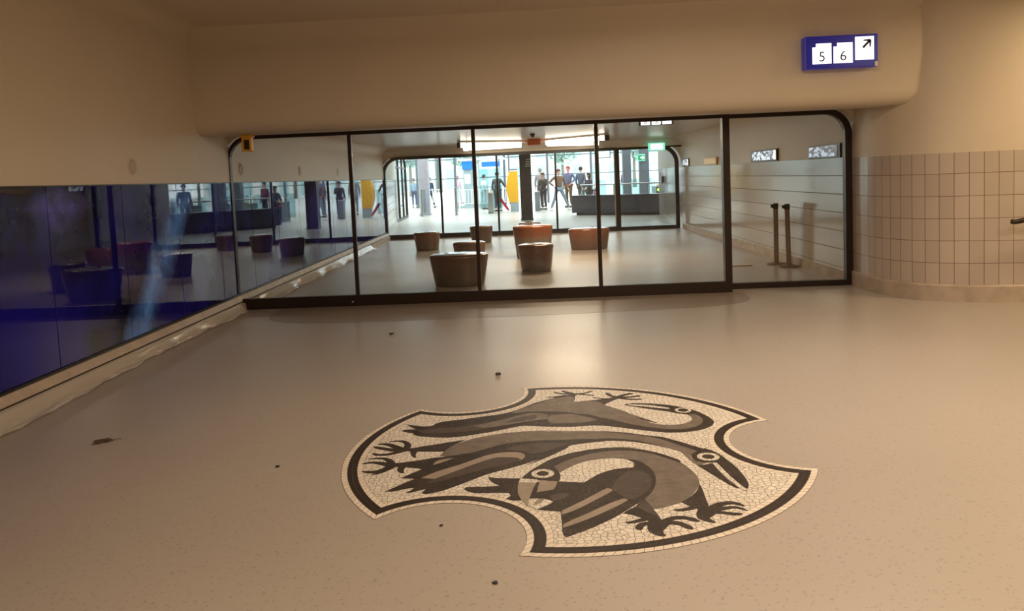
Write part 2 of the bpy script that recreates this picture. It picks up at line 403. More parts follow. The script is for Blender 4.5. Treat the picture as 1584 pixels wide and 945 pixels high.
w1 = empty('window_1', (0, 9.45, 0), kind='structure')
XA = xl(9.45)-.02
bm = bmesh.new(); ring(bm, outline(XA, 2.27, .002, 2.14, .28, 0), outline(XA+.032, 2.19, .135, 2.095, .25, 0), -.035, .035)
build('window_frame', bm, 'bronze', w1)
mx1 = [-2.30, -.79, .69]
for x in mx1: build('mullion', B((x, 0, 1.1), (.046, .06, 1.99), .006), 'bronze', w1)
edges = [XA+.032]+mx1+[2.19]
for i in range(4):
    pane('pane', edges[i]+(.025 if i else 0), edges[i+1]-(.025 if i < 3 else 0),   .135, 2.095, 0, 'glass', w1, ra=.25 if i == 0 else 0)
build('lock', lathe(bmesh.new(), [(.012, -.006), (.012, .004), (.006, .007)], 12, c=(-2.36, -.052, .055), rot=Matrix.Rotation(PI/2, 3, 'X')), 'steel', w1)
spandrel('wall_front', XA-.05, 0, 2.16, .3, 9.42, 9.5, True)
d1 = empty('door_1', (0, 9.7, 0), kind='structure')
bm = bmesh.new(); ring(bm, outline(2.24, 3.80, .004, 2.165, 0, .30), outline(2.33, 3.72, .07, 2.10, 0, .235), -.045, .045)
build('door_frame', bm, 'bronze', d1)
build('door_stile', B((2.245, -.13, 1.09), (.06, .05, 2.15), .006), 'bronze', d1)
pane('pane', 2.33, 3.72, .07, 2.10, 0, 'glass', d1, rb=.235)
spandrel('wall_front', 0, 3.85, 2.19, .34, 9.62, 9.84, False)
w2 = empty('window_2', (0, 20.2, 0), kind='structure')
XB = xl(20.2)-.03
bm = bmesh.new(); ring(bm, outline(XB, 1.99, .002, 2.15, .42, 0), outline(XB+.07, 1.93, .12, 2.07, .36, 0), -.05, .05)
build('window_frame', bm, 'dark_frame', w2)
mx2 = [-2.585, -1.11, .405]
for x in mx2: build('mullion', B((x, 0, 1.1), (.05, .08, 1.98), .005), 'dark_frame', w2)
ed = [XB+.07]+mx2+[1.93]
for i in range(4): pane('pane', ed[i]+(.025 if i else 0), ed[i+1]-(.025 if i < 3 else 0), .12, 2.07, 0, 'glass2', w2, ra=.36 if i == 0 else 0)
d2 = empty('door_2', (0, 20.32, 0), kind='structure')
bm = bmesh.new(); ring(bm, outline(1.96, 3.58, .004, 2.17, 0, .46), outline(2.06, 3.48, .09, 2.08, 0, .38), -.045, .045)
build('door_frame', bm, 'dark_frame', d2)
pane('pane', 2.06, 3.48, .09, 2.08, 0, 'glass2', d2, rb=.38)
build('door_stile', B((1.925, -.13, 1.09), (.035, .03, 2.12), .004), 'steel', d2)
spandrel('wall_back', XB-.03, 0, 2.17, .44, 20.2, 20.3, True); spandrel('wall_back', 0, 3.64, 2.2, .5, 20.24, 20.35, False)

# ------------------------------------------------------------------ blue glass panels on the left wall
words = ['nearest to the viewer', 'second from the viewer', 'third from the viewer', 'fourth from the viewer', 'fifth from the viewer', 'sixth from the viewer',
 'last before the glass screen', 'just behind the glass screen', 'second behind the glass screen', 'third behind the glass screen',
 'fourth behind the glass screen', 'fifth behind the glass screen', 'sixth behind the glass screen', 'seventh behind the glass screen', 'eighth behind the glass screen',
 'ninth behind the glass screen', 'at the far end by the second glass screen']
y0 = 2.4; k = 0
while y0 < 20.1:
    y1 = min(y0+1.1, 20.15); ym = (y0+y1)/2; a = math.atan2(xl(y1)-xl(y0), y1-y0)
    o = build('glass_artwork', B((0, 0, 0), (.02, y1-y0-.008, 1.374), .002), 'art', loc=(xl(ym)-.01, ym, .887))
    o.rotation_euler = (0, 0, -a)
    extra = ' with pale blue streak' if k == 4 else (' with lilac cloud' if k == 3 else '')
    tag(o, 'glossy blue glass panel%s, %s' % (extra, words[min(k, 16)]), 'wall panel', 'blue glass panels along the left wall')
    y0 = y1; k += 1
BIRDS = {
 0: [
  ('body', 'dark', [(-0.89,4.692),(-0.848,4.676),(-0.774,4.639),(-0.722,4.648),(-0.7,4.703),(-0.642,4.736),(-0.582,4.747),(-0.523,4.766),(-0.433,4.802),(-0.326,4.834),(-0.25,4.878),(-0.173,4.962),(-0.111,5.051),(-0.037,5.114),(0.029,5.161),(0.038,5.18),(0.085,5.21),(0.146,5.239),(0.179,5.223),(0.176,5.13),(0.162,5.063),(0.204,5.07),(0.27,5.083),(0.329,5.099),(0.376,5.117),(0.45,5.134),(0.46,5.103),(0.409,5.048),(0.358,4.976),(0.409,4.907),(0.47,4.838),(0.514,4.743),(0.551,4.652),(0.597,4.6),(0.65,4.567),(0.401,4.908),(0.455,4.842),(0.521,4.726),(0.572,4.617),(0.627,4.558),(0.698,4.531),(0.767,4.535),(0.827,4.572),(0.856,4.62),(0.862,4.671),(0.846,4.722),(0.816,4.735),(0.78,4.754),(0.746,4.788),(0.636,4.85),(0.5,4.944),(0.482,4.965),(0.504,4.986),(0.587,4.989),(0.687,4.966),(0.782,4.921),(0.853,4.868),(0.912,4.795),(0.956,4.694),(0.976,4.609),(0.975,4.558),(0.947,4.492),(0.882,4.431),(0.804,4.401),(0.717,4.392),(0.646,4.402),(0.578,4.431),(0.491,4.473),(0.42,4.508),(0.343,4.545),(0.301,4.558),(0.243,4.564),(0.154,4.55),(0.038,4.559),(-0.05,4.574),(-0.121,4.594),(-0.18,4.595),(-0.238,4.562),(-0.323,4.513),(-0.408,4.477),(-0.492,4.441),(-0.576,4.42),(-0.663,4.428),(-0.738,4.447),(-0.784,4.467),(-0.815,4.495),(-0.81,4.513),(-0.862,4.537),(-0.902,4.572),(-0.872,4.592),(-0.811,4.591),(-0.838,4.617)]),
  ('plumage', 'mid', [(-0.243,4.869),(-0.17,4.956),(-0.081,5.045),(0.004,5.13),(0.051,5.162),(0.144,5.203),(0.173,5.176),(0.158,5.057),(0.269,5.074),(0.338,5.04),(0.358,4.972),(0.409,4.907),(0.47,4.838),(0.514,4.743),(0.551,4.652),(0.597,4.6),(0.65,4.567),(0.401,4.908),(0.455,4.842),(0.521,4.726),(0.572,4.617),(0.627,4.558),(0.698,4.531),(0.767,4.535),(0.827,4.572),(0.856,4.62),(0.862,4.671),(0.855,4.719),(0.886,4.732),(0.91,4.688),(0.921,4.635),(0.912,4.574),(0.882,4.518),(0.829,4.469),(0.764,4.448),(0.691,4.455),(0.616,4.484),(0.53,4.535),(0.431,4.61),(0.355,4.69),(0.323,4.697),(0.262,4.774),(0.215,4.803),(0.178,4.798),(0.131,4.844),(-0.018,4.873),(-0.131,4.885),(-0.205,4.851)]),
  ('plumage', 'mid', [(-0.,4.788),(0.117,4.816),(0.189,4.765),(0.258,4.711),(0.291,4.663),(0.217,4.627),(0.099,4.623),(0.01,4.624),(-0.019,4.697)]),
  ('wing', 'mid', [(-0.464,4.624),(-0.348,4.689),(-0.246,4.764),(-0.155,4.838),(-0.077,4.848),(-0.008,4.798),(-0.016,4.71),(-0.107,4.685),(-0.196,4.646),(-0.313,4.596),(-0.416,4.578)]),
  ('wing', 'deep', [(-0.272,4.657),(-0.244,4.722),(-0.169,4.774),(-0.093,4.806),(-0.074,4.764),(-0.096,4.712),(-0.182,4.685)]),
  ('tail', 'deep', [(-0.792,4.562),(-0.686,4.598),(-0.567,4.603),(-0.466,4.647),(-0.347,4.665),(-0.285,4.635),(-0.37,4.556),(-0.499,4.513),(-0.657,4.492),(-0.762,4.511)]),
  ('beak', 'cream', [(0.509,4.969),(0.609,4.947),(0.698,4.907),(0.758,4.862),(0.756,4.84),(0.692,4.867),(0.605,4.912),(0.514,4.947)]),
  ('foot', 'dark', [(0.16,5.254),(0.086,5.265),(0.036,5.307)], 0.03, 0.02),
  ('foot', 'dark', [(0.167,5.26),(0.121,5.297),(0.095,5.335)], 0.03, 0.03),
  ('foot', 'dark', [(0.173,5.248),(0.24,5.255),(0.304,5.311)], 0.025, 0.02),
  ('foot', 'dark', [(0.18,5.247),(0.252,5.22),(0.31,5.194)], 0.025, 0.02),
  ('foot', 'dark', [(0.118,5.216),(0.051,5.195),(-0.015,5.186)], 0.025, 0.015),
  ('foot', 'dark', [(0.16,5.261),(0.168,5.201)], 0.035, 0.05),
  ('foot', 'dark', [(0.463,5.138),(0.42,5.173),(0.394,5.252)], 0.03, 0.03),
  ('foot', 'dark', [(0.456,5.134),(0.514,5.19),(0.574,5.217)], 0.04, 0.03),
  ('foot', 'dark', [(0.468,5.125),(0.548,5.135),(0.614,5.156)], 0.03, 0.03),
  ('foot', 'dark', [(0.468,5.116),(0.541,5.079),(0.617,5.075)], 0.03, 0.025),
  ('foot', 'dark', [(0.414,5.104),(0.357,5.115),(0.294,5.154)], 0.02, 0.01),
  ('foot', 'dark', [(0.463,5.133),(0.399,5.083)], 0.04, 0.06),
 ],
 1: [
  ('plumage', 'mid', [(-0.608,4.117),(-0.592,4.205),(-0.56,4.281),(-0.51,4.337),(-0.445,4.394),(-0.341,4.449),(-0.235,4.483),(-0.127,4.495),(-0.018,4.497),(0.09,4.487),(-0.079,4.482),(0.036,4.477),(0.236,4.466),(0.321,4.451),(0.431,4.418),(0.536,4.358),(0.7,4.258),(0.772,4.175),(0.796,4.123),(0.813,4.097),(0.738,4.044),(0.729,3.989),(0.735,3.965),(0.754,3.925),(0.791,3.913),(0.756,3.884),(0.741,3.88),(0.719,3.946),(0.701,4.03),(0.689,4.094),(0.649,4.127),(0.558,4.206),(0.466,4.264),(0.381,4.295),(0.307,4.284),(0.196,4.268),(0.108,4.24),(-0.023,4.267),(-0.189,4.281),(-0.293,4.229),(-0.422,4.134),(-0.514,4.113)]),
  ('back_stripe', 'dark', [(0.293,4.459),(0.431,4.424),(0.536,4.363),(0.624,4.335),(0.7,4.258),(0.772,4.175),(0.818,4.121),(0.863,4.069),(0.851,4.015),(0.786,4.075),(0.751,4.127),(0.69,4.198),(0.618,4.296),(0.536,4.35),(0.392,4.414)]),
  ('belly_stripe', 'dark', [(0.274,4.308),(0.322,4.308),(0.381,4.299),(0.467,4.272),(0.559,4.214)], 0.05, 0.02),
  ('wing', 'dark', [(-0.606,4.102),(-0.516,4.132),(-0.425,4.162),(-0.342,4.233),(-0.295,4.263),(-0.228,4.303),(-0.138,4.322),(-0.02,4.326),(0.119,4.324),(0.088,4.323),(0.144,4.331),(0.31,4.317),(0.307,4.284),(0.196,4.262),(0.141,4.245),(0.107,4.232),(0.084,4.18),(0.045,4.137),(0.018,4.102),(-0.025,4.054),(-0.077,3.998),(-0.128,3.955),(0.018,4.127),(-0.055,4.041),(-0.151,3.96),(-0.244,3.899),(-0.335,3.84),(-0.42,3.751),(-0.503,3.673),(-0.535,3.645),(-0.556,3.636),(-0.59,3.616),(-0.614,3.613),(-0.631,3.629),(-0.616,3.674),(-0.647,3.66),(-0.68,3.636),(-0.711,3.634),(-0.691,3.659),(-0.678,3.69),(-0.704,3.692),(-0.771,3.655),(-0.816,3.654),(-0.738,3.757),(-0.693,3.808),(-0.768,3.821),(-0.721,3.881),(-0.675,3.938),(-0.701,3.952),(-0.759,3.967),(-0.842,3.984),(-0.858,4.007),(-0.851,4.03),(-0.788,4.042),(-0.695,4.071),(-0.618,4.104)]),
  ('wing', 'light', [(-0.662,3.815),(-0.593,3.9),(-0.498,3.969),(-0.415,4.051),(-0.335,4.127),(-0.256,4.153),(-0.168,4.146),(-0.135,4.098),(-0.152,4.03),(-0.178,4.015),(-0.252,4.065),(-0.312,4.075),(-0.409,3.983),(-0.491,3.901),(-0.553,3.836),(-0.592,3.799)]),
  ('wing', 'deep', [(-0.633,3.742),(-0.592,3.799),(-0.553,3.836),(-0.491,3.901),(-0.409,3.983),(-0.312,4.075),(-0.252,4.078),(-0.179,4.065),(-0.159,4.031),(-0.247,3.964),(-0.34,3.915),(-0.436,3.855),(-0.516,3.792),(-0.573,3.749)]),
  ('wing', 'deep', [(-0.226,4.239),(-0.123,4.278),(-0.02,4.282),(0.095,4.264),(0.047,4.201),(-0.055,4.123),(-0.114,4.104),(-0.142,4.159),(-0.25,4.183)]),
  ('wing', 'light', [(-0.625,3.989),(-0.618,4.048),(-0.576,4.072),(-0.524,4.087),(-0.548,4.058),(-0.583,4.024)]),
  ('leg', 'dark', [(-0.823,4.241),(-0.747,4.274),(-0.646,4.315),(-0.567,4.346),(-0.486,4.377),(-0.535,4.313),(-0.57,4.252),(-0.593,4.186),(-0.593,4.189),(-0.74,4.201),(-0.805,4.212)]),
  ('leg', 'dark', [(-0.783,4.21),(-0.769,4.145),(-0.746,4.109),(-0.731,4.112),(-0.744,4.143),(-0.741,4.207)]),
  ('leg', 'dark', [(-0.807,3.992),(-0.809,3.937),(-0.79,3.897),(-0.76,3.886),(-0.771,3.926),(-0.767,3.978)]),
  ('foot', 'dark', [(-0.821,4.231),(-0.812,4.304),(-0.84,4.366),(-0.888,4.388),(-0.934,4.374)], 0.05, 0.008),
  ('foot', 'dark', [(-0.831,4.238),(-0.904,4.311),(-0.949,4.34),(-0.991,4.341)], 0.05, 0.02),
  ('foot', 'dark', [(-0.829,4.226),(-0.877,4.236),(-0.938,4.261),(-1.008,4.301)], 0.05, 0.03),
  ('foot', 'dark', [(-0.809,4.236),(-0.868,4.19),(-0.91,4.168),(-0.961,4.169),(-0.99,4.197)], 0.04, 0.02),
  ('foot', 'dark', [(-0.845,4.),(-0.87,4.068),(-0.906,4.104),(-0.949,4.113),(-0.995,4.106)], 0.05, 0.008),
  ('foot', 'dark', [(-0.854,4.006),(-0.913,4.038),(-0.969,4.053),(-1.014,4.035)], 0.05, 0.015),
  ('foot', 'dark', [(-0.838,4.005),(-0.874,3.944),(-0.908,3.919),(-0.947,3.916),(-0.989,3.927)], 0.06, 0.02),
  ('foot', 'dark', [(-0.852,3.996),(-0.872,3.934),(-0.896,3.899),(-0.927,3.876)], 0.05, 0.008),
  ('head', 'dark', [(0.732,4.013),(0.746,4.051),(0.77,4.077),(0.794,4.094),(0.826,4.127),(0.866,4.077),(0.891,4.011),(0.907,3.934),(0.926,3.853),(0.934,3.752),(0.935,3.668),(0.93,3.622),(0.913,3.578),(0.904,3.584),(0.887,3.639),(0.871,3.723),(0.857,3.823),(0.845,3.915),(0.831,3.92),(0.791,3.916),(0.755,3.929),(0.736,3.968)]),
  ('beak', 'dark', [(0.741,3.88),(0.776,3.888),(0.821,3.907),(0.823,3.861),(0.831,3.791),(0.848,3.686),(0.875,3.586),(0.866,3.583),(0.845,3.616),(0.807,3.707),(0.772,3.801)]),
  ('beak', 'cream', [(0.821,3.909),(0.839,3.915),(0.856,3.818),(0.874,3.696),(0.895,3.602),(0.904,3.551),(0.884,3.56),(0.87,3.609),(0.849,3.709),(0.831,3.812)]),
 ],
 2: [
  ('neck_stripe', 'dark', [(-0.152,3.778),(-0.132,3.828),(-0.101,3.89),(-0.063,3.946),(-0.011,4.023),(0.042,4.068),(0.103,4.11),(0.205,4.158),(0.308,4.179),(0.408,4.18),(0.505,4.153),(0.381,4.176),(0.464,4.153),(0.548,4.102),(0.619,4.026),(0.669,3.958),(0.663,3.925),(0.543,4.067),(0.459,4.113),(0.435,4.12),(0.337,4.132),(0.235,4.108),(0.133,4.048),(0.066,3.989),(0.01,3.924),(0.03,3.882),(0.044,3.81),(0.041,3.752),(0.031,3.721),(-0.039,3.745),(-0.075,3.747)]),
  ('plumage', 'mid', [(0.01,3.927),(0.053,3.986),(0.134,4.057),(0.236,4.118),(0.338,4.144),(0.437,4.133),(0.531,4.094),(0.461,4.127),(0.545,4.08),(0.617,4.009),(0.665,3.94),(0.698,3.828),(0.713,3.742),(0.707,3.666),(0.693,3.612),(0.636,3.507),(0.583,3.446),(0.505,3.398),(0.456,3.379),(0.418,3.403),(0.344,3.464),(0.329,3.552),(0.381,3.737),(0.421,3.916),(0.429,3.958),(0.389,4.003),(0.327,4.022),(0.228,4.008),(0.142,3.962),(0.082,3.895),(0.042,3.84),(0.026,3.889)]),
  ('wing', 'dark', [(-0.069,3.734),(0.028,3.724),(0.088,3.713),(0.156,3.703),(0.192,3.752),(0.233,3.805),(0.299,3.857),(0.363,3.877),(0.419,3.88),(0.431,3.932),(0.417,3.967),(0.389,4.001),(0.451,3.982),(0.491,3.901),(0.513,3.801),(0.504,3.692),(0.48,3.604),(0.446,3.528),(0.397,3.462),(0.345,3.4),(0.32,3.369),(0.259,3.298),(0.202,3.247),(0.146,3.198),(0.092,3.161),(0.05,3.13),(0.035,3.153),(0.035,3.274),(0.032,3.38),(-0.007,3.389),(-0.074,3.406),(-0.035,3.442),(0.001,3.481),(-0.011,3.509),(-0.04,3.524),(-0.069,3.526),(-0.109,3.529),(-0.154,3.511),(-0.165,3.574),(-0.135,3.675)]),
  ('wing', 'light', [(0.034,3.384),(0.077,3.429),(0.135,3.486),(0.203,3.565),(0.26,3.626),(0.285,3.61),(0.28,3.585),(0.223,3.524),(0.15,3.442),(0.091,3.383),(0.038,3.348)]),
  ('wing', 'light', [(0.037,3.248),(0.082,3.293),(0.144,3.348),(0.215,3.414),(0.275,3.47),(0.329,3.503),(0.345,3.486),(0.324,3.458),(0.257,3.39),(0.18,3.321),(0.107,3.262),(0.04,3.219)]),
  ('wing', 'deep', [(0.283,3.617),(0.302,3.69),(0.341,3.781),(0.384,3.838),(0.433,3.842),(0.471,3.8),(0.485,3.736),(0.477,3.663),(0.453,3.591),(0.411,3.526),(0.366,3.485),(0.335,3.503),(0.306,3.555)]),
  ('wing', 'deep', [(-0.017,3.551),(0.03,3.583),(0.082,3.572),(0.075,3.545),(0.04,3.505),(0.003,3.494)]),
  ('leg', 'dark', [(-0.32,3.804),(-0.279,3.79),(-0.217,3.781),(-0.158,3.775),(-0.167,3.707),(-0.167,3.603),(-0.154,3.515),(-0.189,3.51),(-0.22,3.535),(-0.196,3.569),(-0.209,3.599),(-0.269,3.61),(-0.328,3.605),(-0.381,3.613),(-0.417,3.641),(-0.429,3.667),(-0.418,3.686),(-0.364,3.687),(-0.297,3.683),(-0.254,3.689),(-0.281,3.715),(-0.308,3.755)]),
  ('beak', 'cream', [(-0.155,3.772),(-0.074,3.755),(-0.078,3.713),(-0.161,3.725)]),
  ('beak', 'light', [(-0.161,3.727),(-0.078,3.713),(-0.098,3.613),(-0.11,3.529),(-0.115,3.445),(-0.149,3.514),(-0.165,3.603),(-0.169,3.684)]),
  ('beak', 'light', [(-0.059,3.74),(0.025,3.725),(0.021,3.679),(0.004,3.624),(-0.039,3.612),(-0.075,3.597),(-0.067,3.682)]),
  ('beak', 'cream', [(-0.111,3.526),(-0.067,3.526),(-0.085,3.499),(-0.092,3.462),(-0.099,3.437),(-0.114,3.445)]),
  ('beak', 'light', [(-0.091,3.459),(-0.08,3.499),(-0.067,3.522),(-0.04,3.524),(-0.037,3.506),(-0.063,3.471)]),
  ('beak', 'cream', [(-0.036,3.513),(-0.,3.487),(-0.035,3.445),(-0.074,3.407),(-0.096,3.433),(-0.063,3.466)]),
  ('leg', 'dark', [(0.419,3.495),(0.433,3.444),(0.455,3.333),(0.47,3.236),(0.455,3.228),(0.419,3.245),(0.391,3.285),(0.351,3.326),(0.307,3.345),(0.334,3.381),(0.373,3.413)]),
  ('leg', 'deep', [(0.378,3.406),(0.418,3.485),(0.446,3.374),(0.453,3.307),(0.411,3.349)]),
  ('leg', 'dark', [(0.308,3.259),(0.356,3.277),(0.406,3.31),(0.419,3.277),(0.358,3.249),(0.319,3.241)]),
  ('foot', 'dark', [(0.468,3.236),(0.396,3.24),(0.365,3.217),(0.357,3.181)], 0.03, 0.035),
  ('foot', 'dark', [(0.451,3.237),(0.514,3.284),(0.571,3.284),(0.621,3.246)], 0.035, 0.03),
  ('foot', 'dark', [(0.458,3.243),(0.518,3.24),(0.552,3.213),(0.579,3.175)], 0.04, 0.03),
  ('foot', 'dark', [(0.454,3.256),(0.427,3.183),(0.437,3.141),(0.458,3.122)], 0.1, 0.01),
  ('leg', 'dark', [(0.702,3.643),(0.705,3.596),(0.697,3.485),(0.693,3.38),(0.691,3.349),(0.663,3.353),(0.628,3.377),(0.596,3.42),(0.58,3.446),(0.635,3.503),(0.679,3.575)]),
  ('leg', 'dark', [(0.526,3.369),(0.577,3.38),(0.628,3.407),(0.639,3.376),(0.583,3.352),(0.543,3.352)]),
  ('foot', 'dark', [(0.679,3.347),(0.745,3.411),(0.806,3.424),(0.849,3.388)], 0.05, 0.02),
  ('foot', 'dark', [(0.684,3.344),(0.746,3.367),(0.806,3.377),(0.85,3.339)], 0.04, 0.015),
  ('foot', 'dark', [(0.687,3.333),(0.737,3.327),(0.778,3.312),(0.82,3.309)], 0.03, 0.025),
  ('foot', 'dark', [(0.68,3.353),(0.65,3.296),(0.656,3.263),(0.685,3.233)], 0.09, 0.01),
 ],
}
EYES = [(0, [0.8352, 4.8073], 0.0505, 0.0324), (1, [0.8188, 3.9983], 0.0576, 0.0322), (2, [-0.0457, 3.8295], 0.0578, 0.0311)]

# ------------------------------------------------------------------ floor mosaic
def crazy(name, c1, c2, joint, scale, jw, rough=.45, dark=False):
    m = mat(name, c1, rough, spec=.3); t = NT(m); p = t.flat()
    wob = t.n('ShaderNodeTexNoise'); wob.inputs['Scale'].default_value = 9; t.l(p, wob.inputs['Vector'])
    ad = t.n('ShaderNodeVectorMath', op='MULTIPLY_ADD'); t.l(wob.outputs['Color'], ad.inputs[0]); ad.inputs[1].default_value = (.03, .03, 0); t.l(p, ad.inputs[2])
    v = t.n('ShaderNodeTexVoronoi', voronoi_dimensions='2D'); v.feature = 'DISTANCE_TO_EDGE'; v.inputs['Scale'].default_value = scale; t.l(ad.outputs[0], v.inputs['Vector'])
    v2 = t.n('ShaderNodeTexVoronoi', voronoi_dimensions='2D'); v2.inputs['Scale'].default_value = scale; t.l(ad.outputs[0], v2.inputs['Vector'])
    for q in (v, v2): q.inputs['Randomness'].default_value = .8
    sp = t.n('ShaderNodeSeparateColor'); t.l(v2.outputs['Color'], sp.inputs[0])
    c = t.mix(sp.outputs[0], c1, c2)
    f = t.math('LESS_THAN', v.outputs['Distance'], jw)
    if dark: f = t.math('MULTIPLY', f, t.math('GREATER_THAN', sp.outputs[1], .55))
    t.l(t.mix(f, c, joint), t.b.inputs['Base Color']); return m
MT['cream'] = crazy('cream_marble_pieces', (.78, .73, .65), (.65, .60, .52), (.12, .09, .065), 34, .045)
MT['dark'] = crazy('brown_black_pieces', (.024, .016, .012), (.038, .026, .019), (.17, .13, .10), 36, .03, .5, True)
def marble(name, a, b, c):
    m = mat(name, a, .5, spec=.3); t = NT(m); p = t.pos()
    x = t.mix(t.rng(t.noise(p, 13, 5, .65), .35, .65), a, b)
    x = t.mix(t.rng(t.noise(p, 34, 3, .6), .62, .72, 0, .6), x, c); t.l(x, t.b.inputs['Base Color']); return m
MT['mid'] = marble('grey_brown_marble', (.13, .105, .085), (.19, .157, .13), (.36, .30, .24))
MT['light'] = marble('light_grey_marble', (.27, .22, .175), (.33, .275, .22), (.42, .35, .28))
MT['deep'] = marble('dark_grey_marble', (.06, .044, .036), (.09, .068, .056), (.2, .16, .13))
def edging(name, c1, c2, joint, wd, ln, dark=False):
    m = mat(name, c1, .45, spec=.3); t = NT(m); uv = t.n('ShaderNodeUVMap').outputs[0]
    b = t.n('ShaderNodeTexBrick'); b.offset = 0 if not dark else .5; t.l(uv, b.inputs[0])
    b.inputs['Scale'].default_value = 1; b.inputs['Brick Width'].default_value = ln; b.inputs['Row Height'].default_value = wd
    b.inputs['Mortar Size'].default_value = .0016 if not dark else .0008; b.inputs['Mortar Smooth'].default_value = 0
    b.inputs['Color1'].default_value = (*c1, 1); b.inputs['Color2'].default_value = (*c2, 1); b.inputs['Mortar'].default_value = (*joint, 1)
    t.l(b.outputs[0], t.b.inputs['Base Color']); return m
MT['edge_cream'] = edging('cream_edging_pieces', (.79, .72, .62), (.68, .61, .51), (.14, .10, .07), .032, .042)
MT['edge_dark'] = edging('dark_band_pieces', (.023, .015, .011), (.034, .023, .017), (.10, .075, .06), .025, .05, True)
ARC = [((.153, 4.207), 1.283, 1), ((-.583, 5.326), .411, -1), ((.025, 4.119), 1.343, 1), ((1.370, 4.185), .386, -1), ((.093, 4.275), 1.313, 1), ((-.491, 3.129), .376, -1)]
CORN = [(-.80, 3.35), (-.845, 5.02), (-.18, 5.45), (1.29, 4.57), (1.32, 3.81), (-.14, 2.985)]
def isect(a, b, near):
    (x0, y0), r0 = a; (x1, y1), r1 = b; d = math.hypot(x1-x0, y1-y0); q = (r0*r0-r1*r1+d*d)/(2*d); h = math.sqrt(max(0, r0*r0-q*q))
    xm = x0+q*(x1-x0)/d; ym = y0+q*(y1-y0)/d
    c = [(xm+s*h*(y1-y0)/d, ym-s*h*(x1-x0)/d) for s in (1, -1)]
    return min(c, key=lambda p: math.hypot(p[0]-near[0], p[1]-near[1]))
NA = 40
def rim(off):
    cs = [(c, r-off*s) for c, r, s in ARC]
    crn = [isect(cs[i-1], cs[i], CORN[i]) for i in range(6)]
    out = []
    for i in range(6):
        (cx, cy), r = cs[i]; p, q = crn[i], crn[(i+1) % 6]
        a0 = math.atan2(p[1]-cy, p[0]-cx); a1 = math.atan2(q[1]-cy, q[0]-cx); da = a1-a0
        sgn = -1 if ARC[i][2] == 1 else 1                       # clockwise round the outside, counter-clockwise in the bites
        while da*sgn < 0: da += sgn*2*PI
        while da*sgn > 2*PI: da -= sgn*2*PI
        out += [(cx+r*math.cos(a0+da*t/NA), cy+r*math.sin(a0+da*t/NA)) for t in range(NA)]
    return out
ms = empty('floor_mosaic', (0, 0, 0), label='three-bite rounded floor mosaic of three dark long-beaked birds on cream broken marble', cat='mosaic')
def ribbon(name, o0, o1, z, m):
    A, Bq = rim(o0), rim(o1); bm = bmesh.new(); uvl = bm.loops.layers.uv.new(); n = len(A)
    va = [bm.verts.new((x, y, z)) for x, y in A]; vb = [bm.verts.new((x, y, z)) for x, y in Bq]; vc = [bm.verts.new((x, y, -.004)) for x, y in A]
    arc = 0
    for i in range(n):
        j = (i+1) % n; L = math.hypot(A[j][0]-A[i][0], A[j][1]-A[i][1])
        f = bm.faces.new((va[i], va[j], vb[j], vb[i]))
        for lp, uv in zip(f.loops, ((arc, 0), (arc+L, 0), (arc+L, o1-o0), (arc, o1-o0))): lp[uvl].uv = uv
        bm.faces.new((vc[i], vc[j], va[j], va[i])); arc += L
    return build(name, bm, m, ms)
ribbon('outer_edging', 0, .032, .0016, 'edge_cream')
ribbon('border_band', .032, .082, .0018, 'edge_dark')
ribbon('inner_edging', .082, .114, .0016, 'edge_cream')
build('ground', slab(bmesh.new(), rim(.113), .0014), 'cream', ms)
ZP = {'plumage': .0019, 'body': .0017, 'neck_stripe': .0021, 'back_stripe': .0021, 'belly_stripe': .0022, 'tail': .0024, 'wing': .0023, 'leg': .0022, 'head': .0027, 'beak': .0029, 'foot': .0024, 'eye': .0032}
def strip(bm, pts, w0, w1, z):
    P = catmull([(x, y, 0) for x, y in pts], 6); n = len(P); prev = None
    for i, p in enumerate(P):
        d = (P[min(i+1, n-1)]-P[max(i-1, 0)]).normalized(); nn = Vector((-d.y, d.x, 0)); s = i/(n-1)
        wd = (w0+(w1-w0)*s)/2*(min(1, .35+4*(1-s)) if w1 > .012 else 1)
        row = [bm.verts.new((p+nn*a*wd)[:2]+(zz,)) for a, zz in ((1, -.003), (1, z), (-1, z), (-1, -.003))]
        if prev:
            for k in range(3): bm.faces.new((prev[k], prev[k+1], row[k+1], row[k]))
        prev = row
    return bm
birds = []
for bi, lab in ((0, 'top bird with its neck curled back'), (1, 'middle bird with open beak pointing right'), (2, 'bottom bird bending its head down to the left')):
    b = None; wi = 0
    for e in BIRDS[bi]:
        part, colr, pts = e[:3]
        poly = None
        if len(e) > 3: pass
        else: poly = chaikin([(x, y, 0) for x, y in pts], 2, 55)
        z = ZP[part] + (.0004 if part == 'wing' and colr != 'dark' else 0) + .00002*wi
        wi += 1
        nm = 'bird' if b is None else part
        bm = slab(bmesh.new(), poly, z, -.003) if poly else strip(bmesh.new(), pts, e[3], e[4], z)
        o = build(nm, bm, colr, ms if b is None else b)
        if b is None: b = o; o['label'] = lab
    birds.append(b)
for bi, (x, y), ro, ri in EYES:
    e = lathe(bmesh.new(), [(ro, -.003), (ro, ZP['eye'])], 40, (x, y, 0)); build('eye', e, 'cream', birds[bi])
    e = lathe(bmesh.new(), [(ri, -.003), (ri, ZP['eye']+.0003)], 32, (x, y, 0)); build('pupil', e, 'dark', birds[bi])

